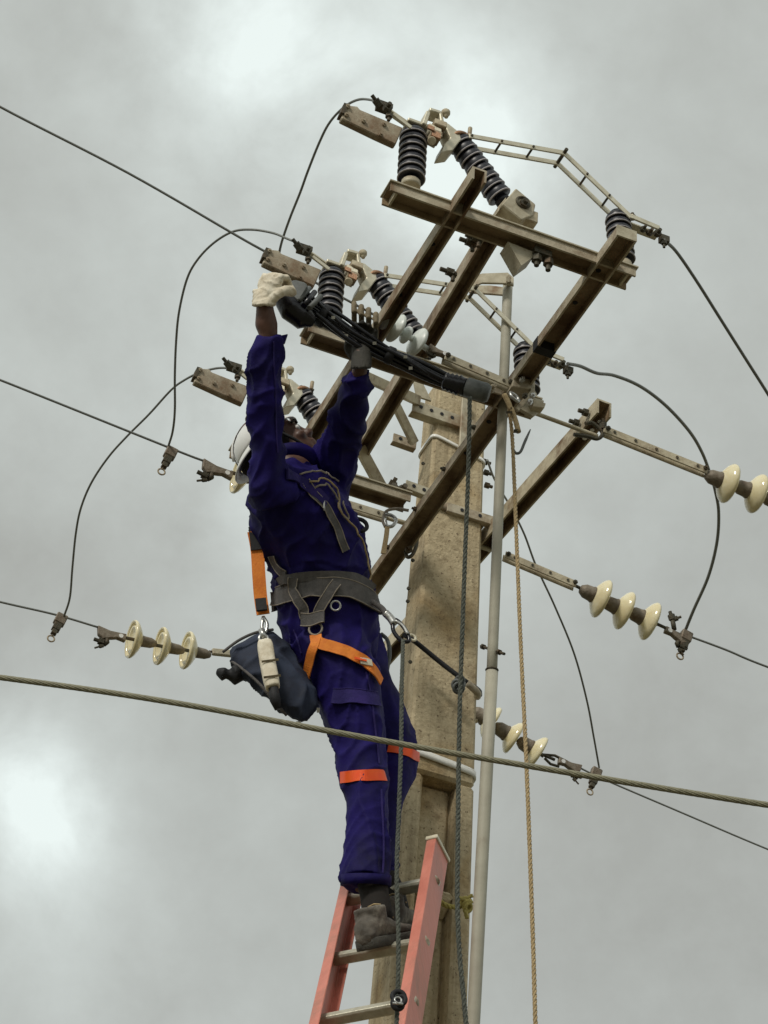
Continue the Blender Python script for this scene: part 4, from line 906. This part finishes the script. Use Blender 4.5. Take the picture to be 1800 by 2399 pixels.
hkk = MB(); hkk.tube(spline([PY(617, 1445, Y0 - .13), PY(626, 1462, Y0 - .13), PY(622, 1482, Y0 - .13), PY(614, 1470, Y0 - .13), PY(617, 1445, Y0 - .13)], 5), .005, 8); hkk.build('snap_hook', m_silver, person)
# helmet
hm = MB(); prof = []
ctr = hp(-.008, 0, .028)
def helm(c_ax, rad_, h_, th=.0):
    rg = []
    for i in range(9):
        t_ = i / 8; an = t_ * math.pi / 2; rr = math.cos(an); hh = math.sin(an)
        rg.append([ctr + hcrown * (h_ * hh) + hface * ((.097 + th) * rr * math.cos(2 * math.pi * k / 32)) + hside * ((.094 + th) * rr * math.sin(2 * math.pi * k / 32)) for k in range(32)] if rr > .02 else [ctr + hcrown * h_ + (hface * math.cos(2 * math.pi * k / 32) + hside * math.sin(2 * math.pi * k / 32)) * .002 for k in range(32)])
    return rg
hm.loft(helm(0, 0, .080)); hmo = hm.build('helmet', m_helmet, person)
bmx = MB(); rg = []
for o_, hz in ((.0, .006), (.018, -.004), (.030, -.010), (.030, -.014), (.016, -.010), (-.004, -.004)):
    rg.append([ctr + hcrown * hz + hface * ((.104 + o_ * (.35 if math.cos(2 * math.pi * k / 32) > .3 else .9)) * math.cos(2 * math.pi * k / 32)) + hside * ((.094 + o_ * .6) * math.sin(2 * math.pi * k / 32)) for k in range(32)])
rg.append(rg[0]); bmx.loft(rg, False); bmx.build('brim', m_helmet, hmo)
rdg = MB(); rdg.tube([ctr + hcrown * (.082 * math.sin(a_)) + hface * (.099 * math.cos(a_)) for a_ in [math.pi * k / 16 for k in range(2, 15)]], .006, 8); rdg.build('crown_ridge', m_helmet, hmo)
cs = MB(); cs.tube(spline([hp(.02, -.085, .03), hp(.045, -.075, -.05), hp(.06, -.03, -.115), hp(.06, .03, -.115), hp(.045, .075, -.05), hp(.02, .085, .03)], 5), .0045, 6); cs.build('chin_strap', m_black, hmo)
# gloves with five fingers
def hand(mb, wrist, palm_dir, palm_n, side, s=1.0, curl=1.0, r=.0125):
    """palm_dir wrist->knuckles, palm_n = direction fingers curl towards, side = towards thumb"""
    pd = palm_dir.normalized(); pn = (palm_n - pd * palm_n.dot(pd)).normalized(); sd_ = pd.cross(pn); sd_ = sd_ if sd_.dot(side) > 0 else -sd_
    L_ = .092 * s
    rg = []
    for t_, w, th in ((0, .026, .022), (.25, .034, .022), (.6, .043, .021), (.9, .045, .018), (1.0, .042, .014)):
        c = wrist + pd * L_ * t_; rg.append([c + sd_ * w * s * math.cos(2 * math.pi * k / 20) + pn * th * s * math.sin(2 * math.pi * k / 20) for k in range(20)])
    mb.loft(rg)
    lens = (.070, .078, .072, .056)
    for i, ln in enumerate(lens):
        off = (.036 - .024 * i) * s; p = wrist + pd * (L_ * (.92 - (.05 if i == 3 else 0))) + sd_ * off; pts_ = [p - pd * .02 * s, p]; an = 0.25
        for j, seg in enumerate((.42, .33, .25)):
            an += (.95 if j == 0 else .85) * curl; p = p + (pd * math.cos(an) + pn * math.sin(an)) * ln * seg * s * 1.15; pts_.append(p)
        mb.tube(spline(pts_, 4), [r * s * (1 - .02 * q) for q in range(len(spline(pts_, 4)))], 10)
    p = wrist + pd * L_ * .22 + sd_ * .026 * s; t1 = p + (sd_ * .8 + pd * .6 + pn * .3) * .032 * s; t2 = t1 + (pd * .6 + pn * .9 * curl) * .030 * s; t3 = t2 + (pn * .9 + pd * .2 - sd_ * .3 * curl) * .022 * s
    mb.tube(spline([p - pd * .01, t1, t2, t3], 4), .0145 * s, 10)
gw = PY(620, 706, YA - .44); gk = PY(640, 645, YA - .47)
gl = MB(); hand(gl, gw, gk - gw, RT * .62 + FW * .78, RT * .8 - FW * .6, s=.85, curl=1.15, r=.0112)
cuffr = []
for (x, y, hw, r2) in ((618, 716, 27, .030), (619, 700, 25, .028), (620, 680, 27, .028)): cuffr.append(ring(x, y, YA - .44, hw, r2, UP, n=20))
gl.loft(cuffr); gl.build('glove', m_glove, person, remesh=.0035, smooth=2, fn=lambda p, n_: .0018 * noise.noise(p * 60) + .0035 * (1 - abs(noise.noise(V((p.x * 40, p.y * 20, p.z * 55))))) ** 4, label='cream leather glove on the near hand')
CYC = YA - .335
gw2 = PY(848, 846, CYC + .07); gl2 = MB(); hand(gl2, gw2, PY(857, 770, CYC + .07) - gw2, -FW, RT * -1, s=.80, curl=.62)
cuffr = [ring(x, y, YA - .29, hw, r2, UP, n=20) for (x, y, hw, r2) in ((846, 864, 25, .034), (848, 835, 24, .032), (850, 808, 25, .032), (852, 784, 26, .032))]
gl2.loft(cuffr)
gl2.build('glove', m_dkglove, person, remesh=.0045, smooth=3, label='dark grey glove on the far hand')
# boots: near boot on the rung, far boot beyond
def boot(px_heel, px_toe, Yh, Yt, sole_h, ank, label):
    h_ = PY(*px_heel, Yh); t_ = PY(*px_toe, Yt); d_ = (t_ - h_); Ln = d_.length; d_.normalize(); u_ = (Z - d_ * d_.z).normalized(); s_ = d_.cross(u_)
    up_ = MB(); rg = []
    an_ = ank
    for f_, w, hh, lo in ((0.0, .026, .05, .012), (.05, .034, .080, .010), (.2, .038, .092, .016), (.36, .038, .086, .016), (.5, .040, .066, .016), (.65, .044, .054, .016), (.8, .045, .048, .016), (.93, .038, .040, .018), (1.0, .020, .030, .022)):
        c = h_ + d_ * Ln * f_; rg.append([c + s_ * w * .90 * math.cos(2 * math.pi * k / 20) + u_ * (lo + (hh - lo) * (.5 + .5 * math.sin(2 * math.pi * k / 20))) for k in range(20)])
    up_.loft(rg)
    c = h_ + d_ * Ln * .22; up_.tube([c + u_ * .05, c + u_ * .08, c + u_ * .102], [.040, .039, .041], 20)
    bo = up_.build('boot', m_boot, person, remesh=.005, smooth=4, fn=lambda p, n_: .0022 * noise.noise(p * 40) + .002 * (1 - abs(noise.noise(p * 70))) ** 3, label=label)
    so = MB(); rg = []
    for f_, w in ((.005, .022), (.05, .034), (.2, .038), (.45, .036), (.62, .045), (.82, .047), (.95, .038), (1.03, .016)):
        c = h_ + d_ * Ln * f_; lift = .008 if .26 < f_ < .5 else 0
        rg.append([c - s_ * w + u_ * lift, c + s_ * w + u_ * lift, c + s_ * w + u_ * .027, c - s_ * w + u_ * .027])
    so.loft(rg); so.build('sole', m_sole, bo, bevel=.002)
    lc = MB()
    for j in range(4): c = h_ + d_ * Ln * (.34 + .07 * j) + u_ * (.105 - .012 * j); lc.tube([c - s_ * .018, c + u_ * .004, c + s_ * .018], .0025, 6)
    lc.build('bootlace', m_rope_tan, bo)
boot((858, 2226), (968, 2208), FOOT.y - .09, FOOT.y + .10, .02, None, 'dusty grey-brown work boot on the rung')
boot((905, 2200), (1000, 2178), FOOT.y + .08, FOOT.y + .27, .02, None, 'dusty work boot behind the ladder rail')
sk = MB(); limb(sk, [(872, 2066, Y0 - .02, 36, .042), (878, 2100, Y0 - .02, 34, .040), (884, 2140, Y0 - .02, 36, .042), (886, 2165, Y0 - .02, 36, .042)]); sk.build('sock', m_hair, person)
sk = MB(); limb(sk, [(890, 2045, Y0 + .16, 36, .042), (915, 2090, Y0 + .16, 34, .040), (926, 2135, Y0 + .15, 34, .040), (930, 2160, Y0 + .15, 34, .042)]); sk.build('sock', m_hair, person)

# ------------------------------------------------------------------ tool bag and tools at the back
YB = Y0 - .10
bag = thing('tool_bag', 'dark blue canvas tool bag hanging behind the lineman\'s hip', 'bag', PY(640, 1600, YB))
bg_ = MB(); poly = [(539, 1529), (556, 1512), (582, 1494), (609, 1480), (640, 1474), (668, 1500), (690, 1540), (716, 1578), (742, 1612), (748, 1655), (722, 1692), (684, 1690), (655, 1665), (612, 1627), (570, 1589), (548, 1572), (540, 1550)]
bc0 = V((650, 1585, 0))
bg_.loft([[PY(bc0.x + (x - bc0.x) * k_, bc0.y + (y - bc0.y) * k_, YB + dy) for x, y in poly] for dy, k_ in ((-.062, .30), (-.050, .66), (-.018, .95), (0, 1.0), (.035, .93), (.06, .7))])
def bagw(p, n_): return .005 * noise.noise(p * 12) + .010 * (1 - abs(noise.noise(V((p.x * 9 + p.z * 9, p.y * 6, p.z * 9 - p.x * 14))))) ** 6 - .003
bg_.build('bag_body', m_bag, bag, remesh=.006, smooth=1, fn=bagw)
lp = MB(); lp.tube(spline([PY(522, 1528, YB - .03), PY(560, 1500, YB - .04), (PY(600, 1482, YB - .04)), PY(640, 1475, YB - .02)], 6), .004, 8); lp.tube(spline([PY(541, 1548, YB - .01), PY(572, 1570, YB - .045), PY(610, 1604, YB - .06), PY(640, 1640, YB - .05), PY(672, 1676, YB - .02)], 6), .004, 8); lp.build('bag_piping', m_web, bag)
fp = MB(); limb(fp, [(508, 1572, YB - .02, 8, .01), (525, 1580, YB - .02, 17, .022), (548, 1582, YB - .02, 20, .028), (572, 1575, YB - .01, 16, .02)]); fp.build('bag_flap', m_black, bag, remesh=.005, smooth=2)
st = MB(); h = PY(700, 1692, YB - .03); st.box(h, RT, UP, FW, .012, .004, .01); st.box(PY(746, 1664, YB - .03), RT, UP, FW, .008, .012, .01); st.build('bag_buckle', m_silver, bag)
pk = thing('lanyard_pack', 'beige webbing shock pack hanging beside the tool bag', 'lanyard', PY(632, 1560, YB - .1))
limbP = MB(); limb(limbP, [(620, 1503, YB - .10, 16, .016), (622, 1515, YB - .10, 19, .02), (627, 1550, YB - .10, 19, .02), (636, 1595, YB - .10, 19, .02), (640, 1612, YB - .10, 17, .018)], ex=.55); limbP.build('pack_body', m_glove, pk, remesh=.004, smooth=2)
for (x, y) in ((632, 1548), (637, 1585)): flatstrap([PY(x - 19, y + 2, YB - .122), PY(x + 21, y - 3, YB - .122)], .006, .002, UP).build('pack_stitching', m_tan, pk)
bc_ = MB(); limb(bc_, [(641, 1612, YB - .10, 12, .014), (645, 1640, YB - .09, 13, .014), (652, 1662, YB - .08, 8, .01)]); bc_.build('pack_end', m_black, pk)
tk = MB(); tk.torus(PY(618, 1496, YB - .1), V((.2, -1, 0)), .012, .004, 16, 6); tk.cyl(PY(612, 1475, YB - .1), PY(620, 1496, YB - .1), .008); tk.build('pack_ring', m_silver, pk)

# ------------------------------------------------------------------ cable bundle in his hands
CY = YA - .335
bun = thing('cable_bundle', 'bundle of glossy black cables held overhead with grey rubber ends', 'cable bundle', PY(860, 800, CY))
path = [(672, 672), (715, 712), (770, 748), (830, 790), (890, 822), (950, 848), (1010, 876), (1062, 898)]
Ys = [CY - .02 + .015 * i for i in range(8)]
C0 = spline([PY(x, y, yy) for (x, y), yy in zip(path, Ys)], 10)
def bundle_r(t): return .031 - .017 * t if t > .12 else .017 + .10 * t
for i in range(9):
    pts_ = []; ph = 2 * math.pi * i / 9; rr_k = .55 if i % 2 else 1.0
    for j, p in enumerate(C0):
        t_ = j / (len(C0) - 1); an = ph + t_ * 2.3 + .3 * math.sin(7 * t_ + i); T = (C0[min(j + 1, len(C0) - 1)] - C0[max(j - 1, 0)]).normalized(); x = (UP - T * UP.dot(T)).normalized(); y = T.cross(x)
        R_ = bundle_r(t_) * rr_k * (1 + .18 * math.sin(11 * t_ + i * 2)); pts_.append(p + x * R_ * math.cos(an) + y * R_ * math.sin(an))
    st_ = 5 if i in (1, 4) else 0
    MB().tube(pts_[st_:], .0056 if i not in (2, 6) else .0075, 10).build('cable', m_sheath, bun)
# taped lugs
for j, w in ((18, .022), (44, .014)):
    p = C0[j]; T = (C0[j + 1] - C0[j - 1]).normalized(); MB().lathe(p - T * .012, T, [(w + .008, 0), (w + .011, .004), (w + .011, .020), (w + .008, .024)], 18).build('cable_tie', m_black, bun)
pt_ = MB()
for j, sgn in ((22, 1), (27, -1), (38, 1), (50, 1), (52, -1)):
    p = C0[j] - FW * .028 + UP * .012 * sgn; pt_.box(p, RT, UP, FW, .010, .008, .004)
pt_.build('silver_marker', m_silver, bun)
# left end: dark socket with grey hood
sk_ = MB(); limb(sk_, [(655, 655, CY - .04, 14, .02), (662, 690, CY - .04, 26, .03), (685, 725, CY - .03, 32, .034), (712, 745, CY - .02, 30, .03), (735, 752, CY - .01, 16, .02)]); sk_.build('socket', m_sheath, bun, remesh=.005, smooth=2)
slab(MB(), [PY(x, y, CY - .065) for x, y in ((676, 662), (690, 655), (716, 662), (722, 672), (700, 708), (694, 702), (680, 690))], FW * .03).build('grey_hood', m_greyr, bun, bevel=.004)
for a_ in (((700, 706), (725, 675)), ((712, 716), (738, 684)), ((725, 722), (752, 694))):
    MB().tube([PY(*a_[0], CY - .06), PY(*a_[1], CY - .04)], .0075, 10).build('lug', m_greyr if a_[0][0] != 712 else m_sheath, bun)
# right end: ribbed black sleeve and grey roller with steel frame
p0, p1, p2 = PY(1040, 892, CY + .03), PY(1090, 906, CY + .03), PY(1146, 924, CY + .03); T = (p2 - p0).normalized()
MB().lathe(p0, T, [(.020, 0), (.026, .006), (.022, .012), (.027, .018), (.023, .024), (.028, .030), (.024, .036), (.029, .042), (.025, .05), (.025, (p1 - p0).length)], 24).build('ribbed_sleeve', m_sheath, bun)
MB().lathe(p1, T, [(.022, 0), (.027, .004), (.0275, (p2 - p1).length * .85), (.022, (p2 - p1).length), (.01, (p2 - p1).length)], 24).build('grey_end_cap', m_greyr, bun)
fr = MB(); fr.tube(spline([PY(1128, 936, CY + .09), PY(1140, 930, CY + .09), PY(1150, 905, CY + .10), PY(1165, 905, CY + .10)], 5), .0035, 8); fr.tube(spline([PY(1055, 882, CY + .07), PY(1100, 892, CY + .07), PY(1150, 905, CY + .08)], 5), .0035, 8); fr.bolt(PY(1150, 915, CY + .1), -B, .010, .012); fr.build('end_frame', m_steel, bun)
# tan glove fingers seen above the bundle are the knuckles of the far hand
fk = MB()
for i, (x, y) in enumerate(((830, 720), (847, 727), (864, 734), (881, 745))):
    p = PY(x, y, CY + .03); fk.tube(spline([p - UP * .055 + FW * .03, p - UP * .02 + FW * .015, p + UP * .008, p + UP * .004 - FW * .025, p - UP * .02 - FW * .045], 4), .0080, 10)
fk.build('glove_fingers', m_tan, person, remesh=.003, smooth=1, label='tan gloved fingers curled over the cables')

# ------------------------------------------------------------------ ropes
rp = MB(); YR = 4.82
rope(rp, spline([PY(x, y, yy) for x, y, yy in ((1101, 930, 4.80), (1100, 1000, 4.82), (1096, 1150, 4.88), (1090, 1300, 4.92), (1083, 1500, 4.96), (1078, 1640, 4.98), (1075, 1800, 5.0), (1073, 1980, 5.0), (1072, 2100, 5.0), (1076, 2220, 5.0), (1088, 2350, 5.0), (1096, 2440, 5.0), (1110, 2600, 5.0))], 8), .0062)
o = rp.build('grey_rope', m_rope_grey); o['label'] = 'dark grey-green rope hanging from the grey rubber end down the face of the pole'; o['category'] = 'rope'
rp = MB(); rope(rp, spline([PY(x, y, yy) for x, y, yy in ((945, 1500, 5.1), (942, 1600, 5.05), (940, 1750, 5.02), (935, 1900, 5.0), (930, 2050, 4.98), (934, 2200, 4.97), (932, 2330, 4.97), (928, 2450, 4.97), (925, 2600, 4.97))], 8), .0058)
o = rp.build('safety_rope', m_rope_grey); o['label'] = 'dark safety rope dropping from the carabiner past the boot'; o['category'] = 'rope'
rp = MB(); rope(rp, spline([PY(x, y, yy) for x, y, yy in ((1190, 935, 4.95), (1196, 980, 4.95), (1202, 1050, 4.95), (1212, 1300, 4.95), (1220, 1500, 4.95), (1232, 1750, 4.95), (1240, 1950, 4.95), (1249, 2200, 4.95), (1256, 2440, 4.95), (1262, 2600, 4.95))], 8), .0056)
o = rp.build('tan_rope', m_rope_tan); o['label'] = 'pale tan rope hanging right of the operating pipe'; o['category'] = 'rope'
# splice + hook on tan rope
h5 = thing('rope_hook', 'grey open hook beside the top of the tan rope', 'hook', PY(1215, 1050, 4.95))
MB().tube(spline([PY(1203, 1055, 4.95), PY(1210, 1062, 4.95), PY(1220, 1058, 4.95), PY(1230, 1035, 4.95), PY(1243, 1006, 4.95)], 5), [.004] * 16 + [.004, .0035, .003, .0025, .0015], 8).build('hook', m_greyr, h5)
MB().tube(spline([PY(1198, 958, 4.93), PY(1208, 985, 4.93), PY(1215, 1012, 4.93)], 4), .0075, 10).build('rope_splice', m_rope_tan, h5)
MB().tube(spline([PY(1182, 925, 4.93), PY(1192, 945, 4.93), PY(1198, 962, 4.93)], 4), .0075, 10).build('rope_splice', m_rope_tan, h5)
sbk = MB(); sbk.box(PY(1193, 966, 4.92), RT, UP, FW, .016, .006, .016); sbk.box(PY(1209, 1010, 4.93), RT, UP, FW, .012, .010, .012); sbk.build('splice_band', m_dark, h5)
# lanyard round the pole
ln = thing('positioning_lanyard', 'black lanyard from the lineman\'s belt wrapped round the pole', 'lanyard', PY(960, 1500, 5.2))
YL = PC.y - .12
MB().tube(spline([PY(948, 1488, YL - .15), PY(975, 1505, YL - .06), PY(1030, 1550, YL - .03), PY(1085, 1592, YL - .03), PY(1115, 1612, YL), PY(1124, 1622, YL + .06), PY(1110, 1625, YL + .16), PY(1000, 1560, YL + .22)], 6), .0075, 10).build('lanyard_rope', m_black, ln)
MB().tube(spline([PY(1095, 1600, YL - .032), PY(1118, 1622, YL - .01), PY(1119, 1632, YL + .03)], 5), .011, 10).build('wear_sleeve', m_rusty, ln)
MB().tube(spline([PY(874, 1410, Y0 - .16), PY(895, 1425, Y0 - .17), PY(905, 1440, Y0 - .18)], 4), .008, 8).build('webbing_end', m_web, ln)
kr = MB(); kr.tube(spline([PY(903, 1436, Y0 - .18), PY(915, 1448, Y0 - .18), PY(924, 1462, Y0 - .18)], 4), .011, 10); kr.build('swivel', m_silver, ln)
kr = MB(); kr.tube(spline([PY(x, y, Y0 - .18) for x, y in ((920, 1458), (923, 1480), (940, 1500), (958, 1502), (955, 1484), (940, 1462), (926, 1452), (920, 1458))], 6), .0058, 10); kr.build('carabiner', m_sheath, ln)
kr = MB(); kr.tube(spline([PY(x, y, Y0 - .185) for x, y in ((926, 1454), (944, 1466), (956, 1486))], 5), .0045, 10); kr.build('carabiner_gate', m_silver, ln)
MB().torus(PY(966, 1494, Y0 - .17), V((.4, -1, .2)), .010, .004, 16, 6).build('lanyard_eye', m_cream, ln)
# knot where lanyard and rope cross
kn = MB(); kc_ = PY(1078, 1600, 4.99)
for i in range(4): kn.torus(kc_ + V((random.uniform(-.008, .008), 0, random.uniform(-.02, .01))), V((random.uniform(-.5, .5), -.6, random.uniform(-.6, .9))), .012, .005, 14, 6)
o = kn.build('rope_knot', m_greyr); o['label'] = 'grey knot where the rope crosses the black lanyard'; o['category'] = 'knot'
# rope grab on the safety rope at the lower rung
gb = thing('rope_grab', 'round black rope grab hanging at the lower rung', 'rope grab', PY(933, 2345, 4.95))
gb1 = MB(); gb1.torus(PY(934, 2335, 4.95), V((.1, -1, .1)), .014, .006, 20, 8); gb1.torus(PY(932, 2352, 4.95), V((.3, -1, -.2)), .012, .006, 20, 8); gb1.torus(PY(938, 2345, 4.95), V((-.5, -1, .2)), .013, .0055, 20, 8); gb1.build('grab_body', m_black, gb)
gb2 = MB(); gb2.torus(PY(933, 2343, 4.93), V((.2, -1, .2)), .008, .0022, 14, 6); gb2.tube([PY(920, 2350, 4.93), PY(945, 2352, 4.93)], .003, 8); gb2.build('grab_pin', m_silver, gb)
# yellow tie round pole and ladder
yt = MB(); YT = PC.y - .105
rope(yt, spline([PY(918, 2092, YT + .04), PY(945, 2090, YT - .03), PY(975, 2080, YT - .06), PY(1000, 2078, YT - .1), PY(1035, 2115, YT - .08), PY(1060, 2125, YT - .05), PY(1085, 2122, YT - .03), PY(1105, 2112, YT + .0)], 7), .0075)
for i in range(4): yt.torus(PY(1088 + 3 * i, 2108 + 6 * i, YT - .04), V((random.uniform(-1, 1), -.6, random.uniform(-1, 1))), .012, .006, 14, 6)
rope(yt, spline([PY(1090, 2120, YT - .04), PY(1100, 2102, YT - .04), PY(1108, 2098, YT - .04)], 4), .006); rope(yt, spline([PY(1085, 2120, YT - .04), PY(1092, 2140, YT - .045), PY(1094, 2152, YT - .04)], 4), .006)
o = yt.build('yellow_tie', m_rope_yel); o['label'] = 'yellowish rope tied round the pole and the ladder top'; o['category'] = 'rope'
# carabiner and sling hanging under the beam at chest height
cz = thing('carabiner_sling', 'carabiner and short tan sling hanging on the long arm beside the lineman\'s chest', 'carabiner', PY(915, 1215, 5.4))
MB().tube(spline([PY(x, y, 5.42) for x, y in ((958, 1196), (930, 1192), (905, 1198), (898, 1220), (903, 1235))], 5), .0045, 8).build('wire_loop', m_edge, cz)
c_ = MB(); c_.tube(spline([PY(x, y, 5.42) for x, y in ((903, 1205), (918, 1208), (928, 1218), (920, 1232), (906, 1232), (902, 1215))], 5), .0055, 8); c_.build('carabiner', m_silver, cz)
flatstrap(spline([PY(908, 1232, 5.42), PY(905, 1260, 5.42), PY(898, 1298, 5.42)], 4), .014, .004, RT).build('sling', m_rope_tan, cz)
# hose loop behind the hip
MBh = MB(); MBh.tube(spline([PY(893, 1485, Y0 + .1), PY(908, 1500, Y0 + .1), PY(913, 1530, Y0 + .1), PY(908, 1565, Y0 + .1), PY(903, 1590, Y0 + .1)], 5), .006, 8)
o = MBh.build('cord_loop', m_greyr); o['label'] = 'grey cord looping out beside the lineman\'s hip towards the pole'; o['category'] = 'cord'
